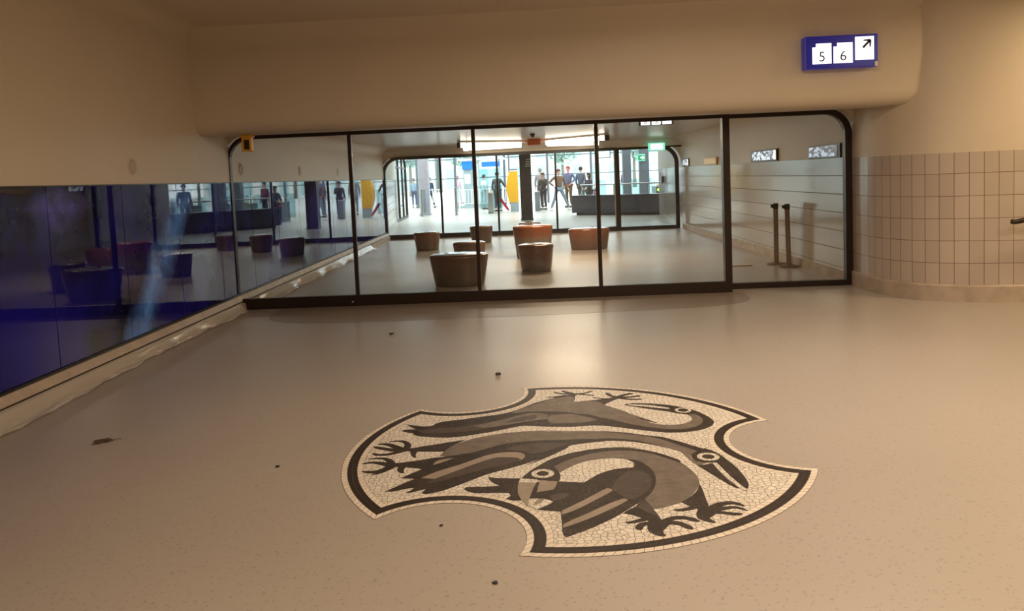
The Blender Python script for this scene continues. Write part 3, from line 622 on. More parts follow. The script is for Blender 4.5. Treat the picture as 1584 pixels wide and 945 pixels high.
# ------------------------------------------------------------------ ceramic drum stools
def glaze(name, top, low, z0, z1, rough=.2):
    m = mat(name, top, rough, coat=.6); t = NT(m)
    tc = t.n('ShaderNodeTexCoord').outputs['Object']; sp = t.n('ShaderNodeSeparateXYZ'); t.l(tc, sp.inputs[0])
    n = t.noise(tc, 3.5, 4); zz = t.math('ADD', sp.outputs[2], t.math('MULTIPLY', t.math('SUBTRACT', n, .5), .16))
    c = t.mix(t.rng(zz, z0, z1), low, top)
    n2 = t.noise(tc, 11, 5, .6); c2 = t.mix(t.rng(n2, .3, .75, 0, .55), c, tuple(x*.45 for x in low)); t.l(c2, t.b.inputs['Base Color'])
    bp = t.n('ShaderNodeBump'); bp.inputs['Strength'].default_value = .12; bp.inputs['Distance'].default_value = .02; t.l(n, bp.inputs['Height']); t.l(bp.outputs[0], t.b.inputs['Normal'])
    return m
g_brown = glaze('brown_glaze', (.16, .075, .048), (.13, .09, .068), .1, .35)
g_two = glaze('orange_over_grey_glaze', (.36, .10, .04), (.24, .20, .16), .33, .42)
g_orange = glaze('orange_brown_glaze', (.32, .11, .055), (.17, .085, .06), .12, .36)
g_mottle = glaze('mottled_orange_brown_glaze', (.20, .085, .05), (.15, .10, .075), .1, .3)
def stool(x, y, wt, h, m, label, dy=None, taper=.86):
    a = wt/2; e = (dy or wt)/wt
    o = empty('drum_stool', (x, y, 0), label=label, cat='stool', group='glazed drum stools in the waiting room')
    r = .035
    prof = [(a*taper-.03, 0), (a*taper-.008, .004), (a*taper, .02)]
    prof += [(a*(taper+(1-taper)*t/6), .02+(h-r-.02)*t/6) for t in range(1, 7)]
    prof += [(a-r+r*math.cos(q), h-r+r*math.sin(q)) for q in [i*PI/2/6 for i in range(1, 7)]]
    bm = lathe(bmesh.new(), prof, 56, sx=1, sy=e); build('body', bm, m, o, True)
    top = [(a-r-.002, h-.004), (a-r-.006, h+.004), (a*.7, h+.012), (a*.35, h+.017), (.004, h+.018)]
    build('seat', lathe(bmesh.new(), top, 56, sx=1, sy=e), m, o, True)
    return o
stool(-1.20, 10.98, .84, .445, g_brown, 'largest brown glazed drum stool, nearest to the glass screen', .62, .84)
stool(-.115, 12.3, .57, .43, g_mottle, 'small reddish brown drum stool standing just in front of the tall two-toned one', .55, .84)
stool(-.175, 14.35, .74, .60, g_two, 'tall drum stool glazed orange above and grey below', .62, .84)
stool(.93, 15.6, .83, .42, g_orange, 'wide orange-brown drum stool standing alone on the right', .62, .88)
stool(-2.50, 16.75, .57, .39, g_mottle, 'mottled brown drum stool farthest to the left, with orange patch', .55, .86)
stool(-1.29, 13.6, .58, .40, g_brown, 'brown drum stool half hidden right behind the largest stool', .50, .86)
stool(-1.42, 18.1, .54, .40, g_brown, 'dark brown drum stool behind a mullion, left of the middle near the far screen', .50, .86)
stool(-.30, 19.0, .55, .38, g_brown, 'dark drum stool farthest back, half hidden behind the tall two-toned one', .45, .88)

# ------------------------------------------------------------------ lamps, signs and fittings of the two rooms
def arm(pa, pb, label):
    a, b = Vector((*pa, 2.275)), Vector((*pb, 2.275)); L = (b-a).length
    o = empty('ceiling_light', ((a+b)/2)[:], math.atan2(b.y-a.y, b.x-a.x), label, 'ceiling light', 'arms of the crossed ceiling light')
    build('diffuser', B((0, 0, -.01), (L-.34, .13, .10), .012), 'tube', o)
    build('housing', B((0, 0, .062), (L, .16, .045), .006), 'white', o)
    build('end_cap', B((-L/2+.08, 0, -.01), (.16, .14, .10), .01), 'tube', o); build('end_frame', B((-L/2+.17, 0, -.01), (.018, .15, .115)), 'dark_frame', o)
    build('end_plate', B((-L/2, 0, -.01), (.016, .15, .115)), 'dark_frame', o)
arm((-1.80, 17.55), (-.30, 18.55), 'lit tube light arm at the front left of the orange centre box')
arm((1.48, 17.05), (.08, 18.45), 'lit tube light arm at the front right of the orange centre box')
arm((-1.88, 19.75), (-.30, 18.95), 'lit tube light arm at the rear left of the orange centre box')
arm((1.48, 19.75), (.08, 18.95), 'lit tube light arm at the rear right of the orange centre box')
tag(build('junction_box', B((0, 0, 0), (.32, .5, .14), .012), 'orange', loc=(-.11, 18.3, 2.29)), 'orange box on the ceiling where the lit tubes cross', 'box')
o = empty('smoke_detector', (-.12, 15.9, 2.36), label='small dark round detector on the ceiling in front of the tube lights', cat='detector')
build('base', lathe(bmesh.new(), [(.055, 0), (.055, -.02), (.05, -.03)], 24), 'bronze', o, True); build('sensor_head', lathe(bmesh.new(), [(.035, -.03), (.038, -.055), (.02, -.07)], 24), 'bronze', o, True)

# platform sign on the beam
sg = empty('platform_sign', (3.175, 8.33, 2.655), label='illuminated blue platform sign reading 5 6 with an arrow, on the beam', cat='sign')
sg.rotation_euler = (0, .0, .0)
SW, SH = .75, .335
build('sign_box', B((0, .035, 0), (SW, .11, SH), .008), 'blue_sign', sg)
def plate(x0, x1, z0, z1, notch, parent, y=-.024):
    L = [(x0, z0), (x1, z0), (x1, z1)] + ([(x0+notch, z1), (x0+notch, z1-notch), (x0, z1-notch)] if notch else [(x0, z1)])
    bm = bmesh.new(); f = [bm.verts.new((x, y, z)) for x, z in L]; b = [bm.verts.new((x, y+.01, z)) for x, z in L]
    bm.faces.new(f); bm.faces.new(b[::-1])
    for i in range(len(L)): bm.faces.new((f[i], f[(i+1) % len(L)], b[(i+1) % len(L)], b[i]))
    return build('number_plate', bm, 'sign_white', parent)
X5 = [(-.300, -.105), (-.083, .112)]
for (a, b), ch in zip(X5, '56'):
    pl = plate(a, b, -.118, .090, .037, sg); glyph('digit', ch, .145, 'grey_ink', pl, ((a+b)/2, -.0265, -.05), (PI/2, 0, 0), .001)
pl = plate(.138, .328, -.095, .142, 0, sg, -.026); pl.name = 'arrow_plate'
bm = arrow(bmesh.new(), .252, .065, .074, .16, -.0315); build('arrow', bm, 'ink', pl)
build('lower_corner', B((.352, -.024, -.14), (.03, .006, .05)), 'white', sg)
# small hanging sign in the waiting room
hs = empty('hanging_sign', (1.93, 12.9, 2.305), label='small lit sign with three white squares under the waiting room ceiling', cat='sign')
build('sign_box', B((0, .03, 0), (.56, .06, .11), .004), 'dark_frame', hs)
for i, ch in enumerate(('6', '5', '')):
    pl = build('number_plate', B((-.175+.175*i, -.003, 0), (.15, .008, .095)), 'sign_white', hs)
    if ch: glyph('digit', ch, .10, 'ink', pl, (-.175+.175*i, -.009, 0), (PI/2, 0, 0), .001)

# yellow sensor at the top left frame corner
o = empty('door_sensor', (-3.31, 8.80, 2.005), label='yellow box with dark window at the upper left corner of the glass screen', cat='sensor')
build('casing', B((0, 0, .0), (.11, .09, .17), .008), 'yellow', o); build('cap', B((0, -.005, .085), (.135, .11, .03), .006), 'yellow', o)
build('lens', B((.005, -.047, -.01), (.06, .01, .11), .004), 'bronze', o)
# round plates on the left wall
MT['disc'] = mat('grey_beige_disc', (.50, .41, .33), .5)
for y, lab in ((7.03, 'round beige wall plate in front of the glass screen above the blue panels'), (9.80, 'round beige wall plate just behind the yellow sensor corner'), (12.45, 'round beige wall plate, second behind the glass screen'), (15.05, 'round beige wall plate, third behind the glass screen')):
    rr = Matrix.Rotation(PI/2, 3, 'Y')
    o = empty('wall_plate', (xl(y), y, 1.745), label=lab, cat='wall plate', group='round plates in a row on the left wall')
    build('disc', lathe(bmesh.new(), [(.060, -.002), (.060, .006), (.052, .009)], 32, rot=rr), 'disc', o)
    bm = lathe(bmesh.new(), [(.082, -.002), (.079, .006), (.066, .007), (.063, .0)], 32, rot=rr); build('rim', bm, 'plaster', o)

# display boxes on the right wall of the waiting room
def shards(name, tint, s, dark):
    m = mat(name, (.1, .1, .12), .25); t = NT(m); tc = t.n('ShaderNodeTexCoord').outputs['Object']
    mp = t.n('ShaderNodeMapping'); mp.inputs['Scale'].default_value = (1, 9, 22); t.l(tc, mp.inputs[0])
    v = t.n('ShaderNodeTexVoronoi'); v.distance = 'CHEBYCHEV'; v.inputs['Scale'].default_value = 1; t.l(mp.outputs[0], v.inputs['Vector'])
    sp = t.n('ShaderNodeSeparateColor'); t.l(v.outputs['Color'], sp.inputs[0])
    n = t.noise(mp.outputs[0], .8, 5, .7)
    c = t.mix(t.rng(t.math('MULTIPLY', sp.outputs[0], t.rng(n, .3, .6, .3, 1.2)), dark, dark+.3), (.06, .05, .085), tint)
    t.l(c, t.b.inputs['Emission Color']); t.l(c, t.b.inputs['Base Color']); t.b.inputs['Emission Strength'].default_value = s; return m
dm = [shards('lit_photo_panel', (.75, .85, 1.0), .85, .25), shards('dim_photo_panel', (.65, .78, 1.0), .5, .35), mat('yellow_lit_panel', (.5, .33, .1), .4, emit=(.6, .38, .12), estr=.45, noise=.2)]
for (ya, yb, z0, z1, k, end, lab) in ((10.0, 11.15, 1.575, 1.755, 1, False, 'dim lit picture box nearest to the glass screen, above the tiles'), (12.5, 14.0, 1.585, 1.775, 0, True, 'lit picture box with white end, right of the door stile'),
      (16.45, 17.7, 1.585, 1.74, 2, False, 'yellowish lit box on the wall between two bluish ones'), (19.3, 20.1, 1.59, 1.78, 0, True, 'bright lit picture box beside the far rounded frame')):
    ym = (ya+yb)/2; L = yb-ya; o = empty('picture_box', (xr(ym), ym, (z0+z1)/2), label=lab, cat='display', group='lit picture boxes above the tiled wall'); H_ = z1-z0
    build('case', B((-.011, 0, 0), (.026, L, H_), .003), 'bronze' if k != 2 else 'yellow', o)
    build('picture', B((-.0255, .02, 0), (.006, L-(.24 if end else .1), H_-.045)), dm[k], o)
    if end: build('end_light', B((-.027, -L/2+.085, 0), (.008, .10, H_-.04)), emis('end_white', (1, .95, .92), 1.1), o)

# two belt posts by the tiled wall
def post(x, y, tilt, lab):
    o = empty('barrier_post', (x, y, 0), label=lab, cat='post', group='barrier posts by the tiled wall')
    o.rotation_euler = (0, tilt, 0)
    build('base', lathe(bmesh.new(), [(.145, 0), (.145, .012), (.13, .022), (.05, .034), (.04, .04)], 36), 'bpost', o, True)
    build('pole', lathe(bmesh.new(), [(.036, .03), (.036, .86)], 24), 'bpost', o, True)
    build('head', lathe(bmesh.new(), [(.039, .85), (.041, .86), (.041, .925), (.034, .935)], 24), 'bronze', o, True)
    build('belt_clip', B((-.055, 0, .895), (.035, .045, .05), .006), 'bronze', o)
    return o
MT['bpost'] = mat('bronzed_metal', (.24, .17, .12), .35, .5)
post(3.56, 11.98, 0, 'bronze barrier post with round base, left of the pair'); p_ = post(3.63, 11.60, -.02, 'slightly leaning bronze barrier post, right of the pair'); p_.location.z = .003
bm = bmesh.new(); bmesh.ops.create_cube(bm, size=1); bmesh.ops.scale(bm, vec=(.30, .015, .012), verts=bm.verts)
tag(build('wood_offcut', bm, 'orange', loc=(3.02, 11.9, .006)), 'thin reddish strip lying on the floor beside the barrier posts', 'strip')

# handrail coming in from the right
rail = empty('handrail', (4.72, 8.02, .86), label='dark bronze handrail end on the curved tiled wall', cat='handrail')
pts = catmull([(-.02, -.045, -.015), (.03, -.06, -.018), (.12, -.075, .0), (.3, -.09, .01), (.8, -.115, .015), (1.6, -.13, .02)], 5)
bm = tube(bmesh.new(), pts, [.020, .024]+[.026]*(len(pts)-2), 14); build('rail', bm, 'bronze', rail, True)
for x, y in ((.62, -.11), (1.45, -.13)):
    build('bracket', tube(bmesh.new(), [(x, y, .01), (x, y+.03, -.05), (x, y+.12, -.06)], .008, 8), 'bronze', rail, True)
# small black device on the far tiled pier
o = empty('wall_intercom', (3.83, 24.2, 1.24), label='small black device fixed to the pale pier beyond the far glass door', cat='device')
build('casing', B((-.02, 0, 0), (.08, .12, .20), .01), 'dark_frame', o); build('handset', B((-.075, 0, -.02), (.035, .045, .22), .012), 'dark_frame', o)

# green exit signs
MT['exit_green'] = emis('lit_green', (.25, .85, .62), 1.1); MT['exit_dim'] = mat('green_sign', (.02, .2, .08), .4, emit=(.02, .35, .15), estr=.6)
ex = empty('exit_sign', (3.0, 20.11, 2.12), label='bright white and green exit sign on the far rounded frame', cat='sign')
build('housing', B((0, 0, 0), (.42, .09, .19), .01), 'exit_green', ex); build('lit_face', B((0, -.048, 0), (.30, .008, .14)), emis('exit_white', (.85, 1, .93), 2.5), ex)
build('lit_underside', B((0, 0, .125), (.30, .03, .04)), 'white', ex)
ex = empty('exit_sign', (3.98, 30.765, 2.05), label='green exit sign with white arrow on a dark column in the hall', cat='sign')
build('housing', B((0, 0, 0), (.30, .07, .26), .01), 'exit_green', ex); build('face', B((0, -.037, 0), (.25, .008, .21)), 'exit_dim', ex)
bm = arrow(bmesh.new(), .03, 0, .10, .22, -.046); bmesh.ops.rotate(bm, verts=bm.verts, cent=(.03, 0, 0), matrix=Matrix.Rotation(PI/4, 3, 'Y')); build('arrow', bm, 'sign_white', ex)

# plastic film along the left plinth
pf = bpy.data.materials.new('plastic_film'); pf.use_nodes = True; nt = pf.node_tree; b = nt.nodes['Principled BSDF']
b.inputs['Base Color'].default_value = (.72, .66, .58, 1); b.inputs['Roughness'].default_value = .16; b.inputs['Alpha'].default_value = .52; MT['film'] = pf
def film(name, ya, yb, n, amp, lab, f):
    bm = bmesh.new(); rows = []
    for i in range(n+1):
        y = ya+(yb-ya)*i/n; w_ = f(y); row = []
        for j in range(8):
            s = j/7; x = .07+w_*s; z = .105*(1-s)**1.6+.004+amp*abs(math.sin(y*7.3+j*1.7)*math.sin(y*2.9+j*.9))*s*(1-s*.25)
            row.append(bm.verts.new((xl(y)+x+.006, y+.02*math.sin(j*2+y*5), z)))
        rows.append(row)
    for a, c in zip(rows, rows[1:]):
        for j in range(7): bm.faces.new((a[j], c[j], c[j+1], a[j+1]))
    o = build(name, bm, 'film', smooth=True, recalc=False); md = o.modifiers.new('thick', 'SOLIDIFY'); md.thickness = .0008; tag(o, lab, 'plastic film')
def f1(y): return .07+.10*max(0, 1-abs(y-4.6)/2.2)+.05*max(0, 1-abs(y-8.9)/.7)+.012*math.sin(y*9)
film('plastic_film', 2.6, 9.3, 150, .022, 'crumpled clear protective film along the left wall foot before the glass screen', f1)
film('plastic_film', 9.9, 17.5, 160, .016, 'crumpled clear protective film along the left wall foot inside the waiting room', lambda y: .09+.06*math.sin(y*1.9)**2+.012*math.sin(y*8))

# crumbs of litter on the floor
def crumb(x, y, s, lab, a=0., m='ink', fl=.35, el=1.):
    bm = bmesh.new(); bmesh.ops.create_icosphere(bm, subdivisions=2, radius=s)
    for v in bm.verts: v.co *= 1+.35*random.uniform(-1, 1); v.co.z *= fl; v.co.x *= el
    z = min(v.co.z for v in bm.verts); bmesh.ops.translate(bm, vec=(0, 0, -z), verts=bm.verts)
    o = build('floor_crumb', bm, m, loc=(x, y, 0)); o.rotation_euler = (0, 0, a); tag(o, lab, 'litter', kind='thing')
MT['leaf'] = mat('dead_leaf', (.08, .055, .035), .7)
lf = empty('dead_leaf', (-2.71, 4.52, .002), .5, 'small dark dried leaf scrap on the floor at the left', 'litter', kind='thing')
bm = bmesh.new()
L_ = [(-.05, -.012), (-.02, -.014), (0, -.006), (.03, -.012), (.055, 0), (.03, .012), (.005, .006), (-.015, .014), (-.04, .008)]
t_ = [bm.verts.new((x, y*1.5, .016+.008*math.sin(x*90))) for x, y in L_]; q_ = [bm.verts.new((x, y*1.5, .003+.003*math.sin(x*90))) for x, y in L_]
bm.faces.new(t_); bm.faces.new(q_[::-1])
for i in range(len(L_)): bm.faces.new((t_[i], t_[(i+1) % len(L_)], q_[(i+1) % len(L_)], q_[i]))
build('blade', bm, 'leaf', lf); build('stalk', tube(bmesh.new(), [(.05, 0, .003), (.075, .006, .006), (.10, 0, .003)], .002, 6), 'leaf', lf)
crumb(-.38, 5.82, .02, 'small dark pebble on the floor above the mosaic', m='leaf', fl=.6)
crumb(-1.47, 4.03, .011, 'tiny dark crumb on the floor left of the mosaic'); crumb(-.225, 2.78, .011, 'tiny dark crumb on the floor below the mosaic')
crumb(-1.53, 7.56, .02, 'small dark crumb on the floor before the glass screen', m='leaf'); crumb(-.49, 3.27, .008, 'tiny dark crumb inside the lower bite of the mosaic')

# ------------------------------------------------------------------ station hall beyond
o = empty('stone_column', (-.50, 27.05, 0), label='big dark blue-grey stone column in the middle of the hall', cat='column')
build('shaft', B((0, 0, 1.65), (.40, .42, 3.3), .008), 'granite', o); build('foot', B((0, 0, .03), (.43, .45, .06), .004), 'granite', o)
for i in range(4): build('reflection_bar', B((.11, -.215, 1.86+.075*i), (.22-.03*i, .03, .03)), 'white', o)  # white bars imitating the reflections of lights on the column
for x, y, wd, m, lab in ((3.42, 31, .32, 'column', 'dark grey steel column, left of the pair behind the parapet'), (4.10, 31, .38, 'column', 'dark grey steel column carrying the green exit sign'), (-5.08, 34.0, .42, 'column_pale', 'pale lilac-grey column at the left of the hall'), (6.3, 29.5, .4, 'column', 'dark steel column far to the right, seen in the blue glass')):
    o = empty('steel_column', (x, y, 0), label=lab, cat='column'); build('shaft', B((0, 0, 2.3), (wd, wd, 4.6), .02), m, o); build('foot', B((0, 0, .04), (wd+.06, wd+.06, .08), .01), m, o)

# dark parapet with railing
pr = empty('stair_parapet', (1.12, 28.75, 0), label='low dark stone parapet with a steel handrail in the hall', cat='parapet')
A0 = Vector((1.12, 28.75)); A1 = Vector((3.95, 26.75)); A2 = Vector((6.0, 25.4)); dr = (A2-A0); L = dr.length; ang = math.atan2(dr.y, dr.x)
pr.rotation_euler = (0, 0, ang)
build('wall', B((L/2, .25, .40), (L, .5, .62), .01), 'granite', pr); build('recessed_base', B((L/2+.05, .27, .045), (L-.25, .46, .09)), 'ink', pr)
build('coping', B((L/2, .25, .715), (L+.02, .53, .03), .006), 'granite', pr)
build('handrail', tube(bmesh.new(), [(.25, .25, 1.1), (L-.1, .25, 1.1)], .022, 10), 'steel', pr, True)
for i in range(9): build('rail_post', B((.3+i*(L-.5)/8, .25, .91), (.04, .02, .38)), 'steel', pr)
build('rail_glass', B((L/2, .25, .9), (L-.4, .012, .34)), 'glass2', pr)

# ticket gates
MT['gate_grey'] = mat('grey_gate_casing', (.17, .19, .21), .35, .3); MT['gate_glass'] = glass('gate_glass', (.72, .86, .88), .08)
MT['red_light'] = emis('red_light', (1, .03, .12), 3); MT['green_light'] = emis('green_light', (.5, 1, .05), 3); MT['reader'] = mat('pink_beige_reader', (.55, .42, .35), .4)
def gate(x, y, lab, light, wings=True):
    o = empty('ticket_gate', (x, y, 0), label=lab, cat='ticket gate', group='row of ticket gates across the hall')
    build('cabinet', B((0, .6, .43), (.20, 1.3, .86), .02), 'gate_grey', o); build('reader', B((0, 0, .90), (.15, .25, .09), .015), 'reader', o)
    r = build('front_panel', B((0, -.056, .45), (.17, .012, .75)), 'ink' if light else 'steel', o)
    if light: build('signal_light', lathe(bmesh.new(), [(.06, 0), (.06, .012)], 20, c=(0, -.06, .72), rot=Matrix.Rotation(PI/2, 3, 'X')), light, r)
    if wings:
        build('glass_wing', B((.30, .75, .68), (.36, .014, 1.05), .004), 'gate_glass', o); build('glass_wing', B((-.30, .75, .68), (.36, .014, 1.05), .004), 'gate_glass', o)
    pts = catmull([(0, .15, .86), (0, .17, 1.02), (0, .35, 1.10), (0, .95, 1.10), (0, 1.12, 1.02), (0, 1.14, .86)], 5); build('hoop', tube(bmesh.new(), pts, .018, 8), 'steel', o, True)
gl = [(-2.15, 32.9, None, 'ticket gate in front of the kiosk beside the dark-coated person'), (2.35, 33.0, 'red_light', 'ticket gate with red light behind the parapet'),
      (3.75, 33.0, None, 'ticket gate between the two dark steel columns'), (4.95, 33.0, 'green_light', 'ticket gate with green light right of the exit sign column'), (6.2, 33.0, None, 'second ticket gate from the far right end of the row'), (7.4, 33.2, 'green_light', 'ticket gate at the far right end of the row')]
for x, y, lt, lab in gl: gate(x, y, lab, lt, x > -3)
o = empty('grey_cabinet', (-.15, 33.5, 0), label='low grey cabinet just right of the big stone column', cat='cabinet'); build('body', B((0, .1, .40), (.23, .4, .80), .01), 'gate_grey', o); build('lid', B((0, .1, .815), (.25, .42, .03), .005), 'steel', o)
for x, lab in ((-5.02, 'tall glass barrier standing at the foot of the pale column'), (-3.58, 'tall glass barrier with steel post left of the kiosk')):
    o = empty('glass_barrier', (x, 32.7, 0), label=lab, cat='barrier'); build('post', B((0, 0, .58), (.10, .10, 1.16), .01), 'steel', o); build('glass_leaf', B((.0, .55, .62), (.02, 1.0, 1.0)), 'gate_glass', o); build('foot', lathe(bmesh.new(), [(.09, 0), (.09, .02)], 20), 'steel', o)
# row of fence bars in front of the people
for x0, x1, y, lab in ((-6.1, -5.3, 41.6, 'low railing of upright bars in front of the hooded person'), (-3.95, -1.35, 36.2, 'low railing of upright bars before the kiosk')):
    o = empty('bar_railing', (x0, y, 0), label=lab, cat='railing'); n = int((x1-x0)/.14)
    build('top_rail', tube(bmesh.new(), [(0, 0, 1.0), (x1-x0, 0, 1.0)], .02, 8), 'white', o); build('bottom_rail', tube(bmesh.new(), [(0, 0, .35), (x1-x0, 0, .35)], .015, 8), 'white', o)
    for i in range(n+1): build('bar', B(((x1-x0)*i/n, 0, .5 if i % 6 else .5), (.035, .03, 1.0 if i in (0, n) else .66)), 'white', o) if i in (0, n) else build('bar', B(((x1-x0)*i/n, 0, .675), (.035, .03, .65)), 'white', o)

# kiosk with blue fascia
MT['kiosk'] = mat('kiosk_panel', (.30, .38, .40), .4, noise=.05); MT['kiosk_blue'] = mat('kiosk_blue', (.0, .16, .75), .4, emit=(0, .2, .9), estr=.35)
k = empty('kiosk', (-3.15, 41.0, 0), label='pale grey kiosk with blue fascia boards in the middle of the hall', cat='kiosk')
build('counter', B((.30, 0, .55), (1.65, 1.4, 1.1), .02), 'kiosk', k); build('tower', B((-.62, .1, 1.05), (.42, 1.3, 2.1), .02), 'kiosk', k); build('plinth', B((.05, 0, .06), (2.2, 1.5, .12)), 'kiosk', k)
build('corner_post', B((-.02, -.6, 1.5), (.10, .10, 1.9)), 'kiosk', k); build('corner_post', B((1.05, -.6, 1.5), (.08, .08, 1.9)), 'kiosk', k); build('window', B((.5, -.1, 1.55), (1.05, .02, .85)), 'gate_glass', k)
build('fascia', B((-.60, -.62, 2.2), (.55, .1, .42), .01), 'kiosk_blue', k); build('fascia', B((.62, -.62, 2.22), (.95, .1, .26), .01), 'kiosk_blue', k); build('roof', B((.1, 0, 2.5), (2.4, 1.6, .10), .02), 'white', k)
build('poster', B((-.62, -.56, 1.5), (.3, .02, .5)), 'white', k)
for i in range(8): build('slat', B((-.35+.17*i, -.72, .62), (.06, .03, .72)), 'white', k)

# bulging yellow machine
ym_ = empty('ticket_machine', (-1.24, 34.2, 0), label='tall bulging yellow machine on a grey base beside the stone column', cat='machine')
zs = [(.0, .17), (.12, .165), (.30, .16)]; P_ = [(.40+1.35*t/12, .27+.20*math.sin(PI*(.12+.80*t/12))) for t in range(13)]
def barrel(prof, d, c=(0, 0)):
    bm = bmesh.new(); rows = []
    for z, wl in prof: rows.append([bm.verts.new(v) for v in ((-wl+c[0], -d, z), (.26+c[0], -d, z), (.26+c[0], d, z), (-wl+c[0], d, z))])
    for a, b in zip(rows, rows[1:]):
        for i in range(4): bm.faces.new((a[i], a[(i+1) % 4], b[(i+1) % 4], b[i]))
    bm.faces.new(rows[0][::-1]); bm.faces.new(rows[-1]); return bm
build('body', barrel([(z, w-.22) for z, w in P_], .28), 'yellow', ym_, True); build('base', barrel([(0, .10), (.40, .10)], .26), 'kiosk', ym_)
build('top_rim', barrel([(1.755, .10), (1.80, .09)], .27), 'white', ym_); build('cap', barrel([(1.80, .08), (1.85, .07)], .25), 'column', ym_); build('beacon', B((-.0, 0, 1.91), (.14, .14, .06), .02), 'white', ym_)
MT['red_paint'] = mat('red_paint', (.42, .02, .03), .4)
rb = empty('folding_board', (-1.72, 33.75, 0), label='red and white board leaning at the foot of the yellow machine', cat='board')
bm = bmesh.new(); q = [(-.12, .60), (.02, .62), (.34, .10), (.32, .02), (.2, .14)]
f = [bm.verts.new((x, -.02, z)) for x, z in q]; b_ = [bm.verts.new((x, .02, z)) for x, z in q]; bm.faces.new(f); bm.faces.new(b_[::-1])
for i in range(5): bm.faces.new((f[i], f[(i+1) % 5], b_[(i+1) % 5], b_[i]))
build('panel', bm, 'red_paint', rb); build('back_leg', tube(bmesh.new(), [(.0, .0, .6), (-.05, .3, .01)], .015, 6), 'white', rb); build('front_leg', tube(bmesh.new(), [(.3, 0, .1), (.32, -.05, .01)], .015, 6), 'white', rb)

# side glass door at the left of the hall, with arched head
w3 = empty('door_3', (-5.36, 28.35, 0), math.atan2(4.3, -.30)-PI, kind='structure')
LW = -4.3
bm = bmesh.new(); ring(bm, outline(LW, 0, 0, 2.5, .5, 0), outline(LW+.1, -.1, .1, 2.42, .42, 0), -.05, .05); build('door_frame', bm, 'dark_frame', w3)
for x in (-1.5, -2.9): build('mullion', B((x, 0, 1.25), (.08, .08, 2.35)), 'dark_frame', w3)
build('transom', B((LW/2, 0, 2.05), (-LW-.2, .07, .05)), 'dark_frame', w3); pane('pane', LW+.1, -.1, .1, 2.42, 0, 'glass2', w3, ra=.42)
for x in (-1.0, -2.3): build('pull_bar', B((x, -.08, .65), (.12, .04, 1.2), .01), 'steel', w3)

# outer glass front of the hall
fr = empty('window_3', (0, 43.6, 0), kind='structure')
for z, t in ((1.55, .05), (2.62, .06), (4.2, .12)): build('transom', B((0, 0, z), (26, .06, t)), 'column', fr)
for x in (-11, -8.9, -6.9, -4.75, -1.98, .42, 2.85, 5.0, 7.4, 9.8, 12): build('mullion', B((x, 0, 2.1), (.13, .10, 4.2)), 'column', fr)
for x in (-1.72,): build('mullion', B((x, 0, 2.1), (.09, .10, 4.2)), 'column', fr)
hb = empty('hanging_board', (3.55, 43.535, 2.60), label='white information board in a dark frame high behind the parapet', cat='sign'); build('frame', B((0, 0, 0), (.80, .08, .52), .01), 'dark_frame', hb); build('face', B((0, -.045, .0), (.70, .01, .43)), 'white', hb)
build('hanger', B((-.3, 0, .9), (.03, .06, 1.5)), 'dark_frame', hb); build('hanger', B((.3, 0, .9), (.03, .06, 1.5)), 'dark_frame', hb)

# ------------------------------------------------------------------ outside: square, houses and trees
MT['paving'] = mat('pale_paving', (.55, .56, .56), .7, noise=.08, nscale=.6)
tag(build('ground', B((0, 104, -.07), (220, 120, .12)), 'paving'), kind='structure')
MT['pane_far'] = mat('blue_green_panes', (.42, .60, .62), .2); MT['roof_far'] = mat('grey_roof', (.35, .37, .38), .6)
fac = [mat('facade_a', (.80, .79, .76), .8, noise=.08), mat('facade_b', (.70, .77, .77), .8, noise=.08), mat('facade_c', (.82, .78, .76), .8, noise=.08), mat('facade_d', (.78, .80, .80), .8, noise=.08)]
rows_ = [(-30, 11, 13, 0, 'broad pale facade at the far left beyond the square'), (-18.5, 11, 15, 1, 'pale green-grey facade left of the kiosk beyond the square'), (-7, 10, 12, 3, 'pale facade straight behind the kiosk'), (3.5, 9, 16, 2, 'warm white facade behind the big stone column'), (13, 10, 14, 1, 'pale green-grey facade behind the parapet'), (24, 11, 12, 0, 'broad pale facade at the far right beyond the square')]
for x, wd, h, k, lab in rows_:
    o = empty('town_house', (x, 96, 0), label=lab, cat='building', group='pale houses beyond the square'); build('wall', B((0, 4, h/2), (wd, 8, h)), fac[k], o)
    bm = bmesh.new(); v = [bm.verts.new(p) for p in ((-wd/2, 0, h), (wd/2, 0, h), (wd/2, 8, h), (-wd/2, 8, h), (-wd/2, 4, h+2.5), (wd/2, 4, h+2.5))]
    for q in ((0, 1, 5, 4), (2, 3, 4, 5), (0, 4, 3), (1, 2, 5), (3, 2, 1, 0)): bm.faces.new([v[i] for i in q])
    build('roof', bm, 'roof_far', o); nx = int(wd//2)
    for i in range(nx):
        for z in (1.6, 4.6, 7.6): build('window', B((-wd/2+wd*(i+.5)/nx, -.03, z), (1.1, .1, 1.8 if z > 2 else 2.4)), 'pane_far', o)
MT['leaves'] = mat('pale_green_leaves', (.36, .52, .46), .7, noise=.4, nscale=3); MT['bark'] = mat('bark', (.2, .17, .14), .8)
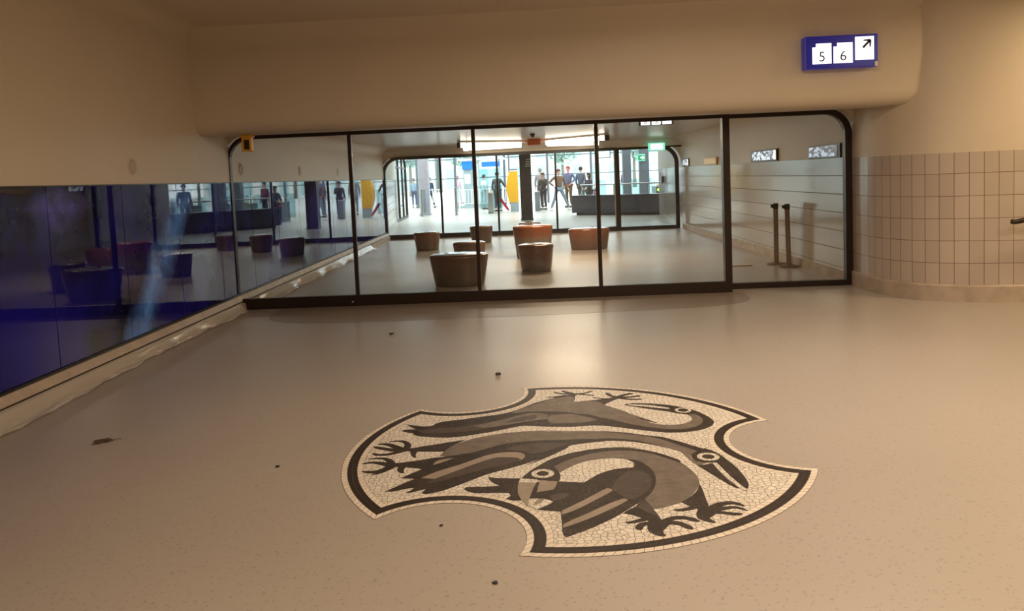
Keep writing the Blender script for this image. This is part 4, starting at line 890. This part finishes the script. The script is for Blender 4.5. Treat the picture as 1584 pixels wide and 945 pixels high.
for x, y, h, lab in ((-13, 78, 7, 'tree beyond the square at the far left'), (-7.6, 80, 6.2, 'tree beyond the square left of the kiosk'), (2.4, 82, 6.6, 'tree beyond the square right of the stone column'), (9.5, 79, 6.8, 'tree beyond the square behind the steel columns')):
    o = empty('street_tree', (x, y, 0), label=lab, cat='tree'); build('trunk', lathe(bmesh.new(), [(.22, 0), (.16, 1.5), (.12, h*.55)], 10), 'bark', o, True)
    bm = bmesh.new()
    for i in range(420):
        d = Vector((random.gauss(0, 1), random.gauss(0, 1), random.gauss(0, 1))).normalized()*random.uniform(.5, 1)
        c = Vector((d.x*1.7, d.y*1.7, h*.68+d.z*h*.3)); u = Vector((random.gauss(0, 1), random.gauss(0, 1), random.gauss(0, 1))).normalized(); q = u.orthogonal().normalized()*.2; u = u*.28
        bm.faces.new([bm.verts.new(c+a) for a in (u, q, -u, -q)])
    build('crown', bm, 'leaves', o)

# ------------------------------------------------------------------ people
SKIN = mat('skin', (.48, .27, .19), .5, noise=.05)
def cloth(n, c): return mat(n, c, .85, noise=.12, nscale=12)
def skin_mesh(name, verts, edges, rad, m, parent, lv=1, root=0):
    me = bpy.data.meshes.new(name); me.from_pydata(verts, edges, []); o = bpy.data.objects.new(name, me); COL.objects.link(o)
    md = o.modifiers.new('skin', 'SKIN'); md.use_smooth_shade = True; md.branch_smoothing = .3
    sv = me.skin_vertices[0].data if len(me.skin_vertices) else None
    if sv is None:
        bpy.context.view_layer.objects.active = o; me.attributes.new  # layer is made with the modifier
    for i, r in enumerate(rad):
        sv[i].radius = r if isinstance(r, tuple) else (r, r); sv[i].use_root = (i == root)
    sd = o.modifiers.new('sub', 'SUBSURF'); sd.levels = lv; sd.render_levels = lv
    dg = bpy.context.evaluated_depsgraph_get(); dg.update(); m2 = bpy.data.meshes.new_from_object(o.evaluated_get(dg))
    bpy.data.objects.remove(o); m2.materials.clear(); m2.materials.append(m)
    o = bpy.data.objects.new(name, m2); COL.objects.link(o); o.parent = parent; return o
def person(x, y, face, lab, h=1.74, top=(.05, .05, .07), legs=(.03, .03, .05), hair=(.02, .015, .01), shoe=(.05, .05, .05), pose=None, coat=False, longhair=False, hood=False, skin=None, hunch=0.):
    """face: heading in degrees, 0 looks at the viewer. Joint positions are for 1.74 m and scaled."""
    P = {'hipR': (-.09, 0, .92), 'hipL': (.09, 0, .92), 'kneeR': (-.10, -.02, .50), 'kneeL': (.10, -.02, .50), 'ankR': (-.10, .03, .09), 'ankL': (.10, .03, .09),
         'shR': (-.18, 0, 1.42), 'shL': (.18, 0, 1.42), 'elR': (-.23, .03, 1.14), 'elL': (.23, .03, 1.14), 'wrR': (-.24, -.05, .90), 'wrL': (.24, -.05, .90)}
    P.update(pose or {})
    s = h/1.74; root = empty('person', (x, y, 0), math.radians(face), lab, 'person'); root.scale = (s, s, s)
    tg = 'skin'; sk = SKIN if skin is None else mat('skin_tone', skin, .5)
    V = [(0, 0, .96), (0, 0, 1.12), (0, -hunch*.3, 1.34), (0, -hunch*.6, 1.47), (0, -hunch*.8-.01, 1.54), (0, -hunch-.02, 1.62), (0, -hunch-.015, 1.70)]
    Rd = [(.13, .10), (.12, .085), (.14, .09), .05, .052, (.075, .09), (.055, .065)]; E = [(0, 1), (1, 2), (2, 3), (3, 4), (4, 5), (5, 6)]
    def chain(root_i, pts, rr):
        p = root_i
        for q, r in zip(pts, rr): V.append(q); Rd.append(r); E.append((p, len(V)-1)); p = len(V)-1
        return p
    def lerp(a, b, t): return tuple(a[i]+(b[i]-a[i])*t for i in range(3))
    for sd in 'RL':
        an = P['ank'+sd]; k = chain(0, [P['hip'+sd], lerp(P['hip'+sd], P['knee'+sd], .5), P['knee'+sd], lerp(P['knee'+sd], an, .35), an], [.085, .072, .052, .052, .036])
        hb_ = chain(2, [P['sh'+sd], lerp(P['sh'+sd], P['el'+sd], .5), P['el'+sd], lerp(P['el'+sd], P['wr'+sd], .4), P['wr'+sd]], [.05, .042, .036, .034, .023])
        e, w_ = Vector(P['el'+sd]), Vector(P['wr'+sd]); d = (w_-e).normalized(); n = d.cross(Vector((1, 0, 0))).normalized()
        palm = w_+d*.06; pi_ = chain(hb_, [palm[:]], [(.034, .016)])
        for q, ln in ((-.026, .065), (-.009, .078), (.009, .072), (.026, .055)):
            a = palm+n*q+d*.03; b_ = a+d*ln*.5; c_ = b_+d*ln*.45+Vector((-.012 if sd == 'L' else .012, 0, 0)); chain(pi_, [a[:], b_[:], c_[:]], [.010, .009, .007])
        tb = w_+d*.03+n*(-.035); chain(hb_, [tb[:], (tb+d*.035-n*.012)[:]], [.012, .009])
    b = skin_mesh('body', V, E, Rd, sk, root)
    # face: nose, ears, eyes
    hc = Vector((0, -hunch-.02, 1.635))
    bm = bmesh.new(); lathe(bm, [(.012, -.02), (.010, .0), (.004, .022)], 8, c=hc+Vector((0, -.098, -.005))); build('nose', bm, sk, b, True)
    for sx_ in (-1, 1):
        build('ear', lathe(bmesh.new(), [(.004, -.03), (.014, -.012), (.016, .012), (.006, .03)], 8, c=hc+Vector((sx_*.078, 0, 0))), sk, b, True)
        build('eye', lathe(bmesh.new(), [(.003, -.006), (.008, 0), (.003, .006)], 8, c=hc+Vector((sx_*.028, -.088, .02))), 'ink', b, True)
    build('mouth', B(hc+Vector((0, -.086, -.05)), (.045, .01, .008)), 'red_paint', b)
    # hair or hood
    hm = cloth('hair', hair); bm = bmesh.new(); bmesh.ops.create_uvsphere(bm, u_segments=16, v_segments=10, radius=1)
    for v in bm.verts:
        c = v.co; lo = -1.2 if (longhair or hood) else -.15
        if c.z < 0 and c.y > -.2 and (longhair or hood): c.z *= 2.4 if longhair else 1.5
        if c.y < -.35 and c.z < .45: c.y = -.35; 
        if not (longhair or hood) and c.z < -.2: c.z = -.2-.35*(c.y > 0); c.x *= .8
        v.co = Vector((c.x*.094, c.y*.108+.008, c.z*.11))+hc+Vector((0, 0, .03))
    build('hair' if not hood else 'hood', bm, hm if not hood else cloth('hood_cloth', top), b, True)
    # jacket / shirt
    tc_ = cloth('top_cloth', top); V2 = [(0, .0, .93), (0, 0, 1.10), (0, -hunch*.3+.005, 1.32), (0, -hunch*.55, 1.455)]; R2 = [(.17, .13), (.155, .12), (.185, .125), (.075, .075)]; E2 = [(0, 1), (1, 2), (2, 3)]
    if coat: V2 += [(0, .0, .72)]; R2 += [(.19, .14)]; E2 += [(0, 4)]
    V, Rd, E = V2, R2, E2
    for sd in 'RL':
        w2_ = lerp(P['el'+sd], P['wr'+sd], .88); chain(2, [P['sh'+sd], lerp(P['sh'+sd], P['el'+sd], .5), P['el'+sd], w2_], [.066, .06, .053, .042])
    j = skin_mesh('jacket', V, E, Rd, tc_, root)
    V, Rd, E = [(0, 0, .97)], [(.145, .115)], []
    for sd in 'RL': chain(0, [P['hip'+sd], lerp(P['hip'+sd], P['knee'+sd], .5), P['knee'+sd], lerp(P['knee'+sd], P['ank'+sd], .9)], [.10, .086, .066, .055])
    skin_mesh('trousers', V, E, Rd, cloth('trouser_cloth', legs), root)
    for sd in 'RL':
        a = Vector(P['ank'+sd]); build('shoe', B(a+Vector((0, -.06, -.05)), (.095, .27, .08), .03), cloth('shoe_cloth', shoe), root, True)
    return root
if True:
    person(.78, 33.3, 20, 'person in brown jacket and light blue jeans striding with a hand on the hip', 1.74, (.15, .08, .05), (.15, .21, .27), (.12, .03, .03), (.7, .7, .7),
           {'hipR': (-.09, 0, .92), 'kneeR': (-.22, -.02, .50), 'ankR': (-.36, .05, .09), 'kneeL': (.24, -.06, .50), 'ankL': (.44, -.02, .09), 'elR': (-.40, .06, 1.20), 'wrR': (-.22, -.04, 1.02), 'elL': (.30, .02, 1.15), 'wrL': (.38, -.1, .93)})
    person(.12, 34.6, -25, 'person in black shirt with a hand raised to the mouth', 1.62, (.035, .03, .03), (.02, .02, .03), pose={'elL': (.24, -.10, 1.16), 'wrL': (.06, -.17, 1.44)}, skin=(.3, .17, .12))
    person(1.30, 36.0, -35, 'reddish-faced person in blue-grey jacket behind the striding one', 1.88, (.09, .11, .19), (.09, .055, .03), (.35, .08, .08), pose={'elL': (.30, .05, 1.2), 'wrL': (.22, -.12, 1.04)}, skin=(.55, .2, .2))
    person(1.95, 37.6, 150, 'person in slate jacket facing away, rightmost of the group of men', 1.84, (.06, .075, .11), (.05, .05, .06))
    person(1.92, 31.0, -60, 'long dark-haired person in black coat leaning behind the parapet', 1.52, (.028, .025, .035), (.02, .02, .02), coat=True, longhair=True, pose={'elL': (.24, -.08, 1.18), 'wrL': (.16, -.25, 1.08), 'elR': (-.24, -.06, 1.16), 'wrR': (-.14, -.24, 1.06)})
    person(.0, 37.5, 170, 'person in grey coat half hidden behind the stone column', 1.85, (.22, .2, .22), (.2, .2, .24), (.2, .18, .16), coat=True)
    person(-6.14, 43.0, 30, 'person in dark blue hooded coat walking by the pale column', 1.66, (.02, .05, .11), (.02, .04, .09), hood=True, coat=True, pose={'kneeR': (-.14, -.02, .5), 'ankR': (-.18, .05, .09), 'kneeL': (.16, -.04, .5), 'ankL': (.26, 0, .09)})
    person(-7.25, 44.5, 10, 'person in pale blue top with dark legs left of the pale column', 1.66, (.25, .36, .45), (.06, .09, .16), (.2, .2, .22), pose={'elL': (.30, -.05, 1.18), 'wrL': (.36, -.22, 1.15)})
    person(-1.93, 34.9, 160, 'person in dark patterned coat standing before the kiosk', 1.74, (.045, .05, .07), (.05, .06, .08), coat=True, pose={'elR': (-.30, .02, 1.2), 'wrR': (-.30, -.2, 1.1)})
    person(-2.72, 37.6, 120, 'dark-haired person in white shirt behind the railing by the kiosk', 1.66, (.55, .58, .6), (.35, .38, .4), (.03, .03, .03))
    person(-5.1, 48.0, 40, 'faint person in pink top walking outside left of the kiosk', 1.7, (.5, .35, .4), (.35, .4, .45), (.3, .2, .2), pose={'kneeL': (.16, -.04, .5), 'ankL': (.26, 0, .09)})
    person(5.05, 29.8, -30, 'person in dark jacket right of the exit sign column, mirrored in the blue glass', 1.75, (.02, .02, .04), (.02, .02, .03))
    person(4.0, 36.5, 30, 'person in maroon jacket beyond the ticket gates on the right', 1.75, (.12, .03, .06), (.03, .03, .05))
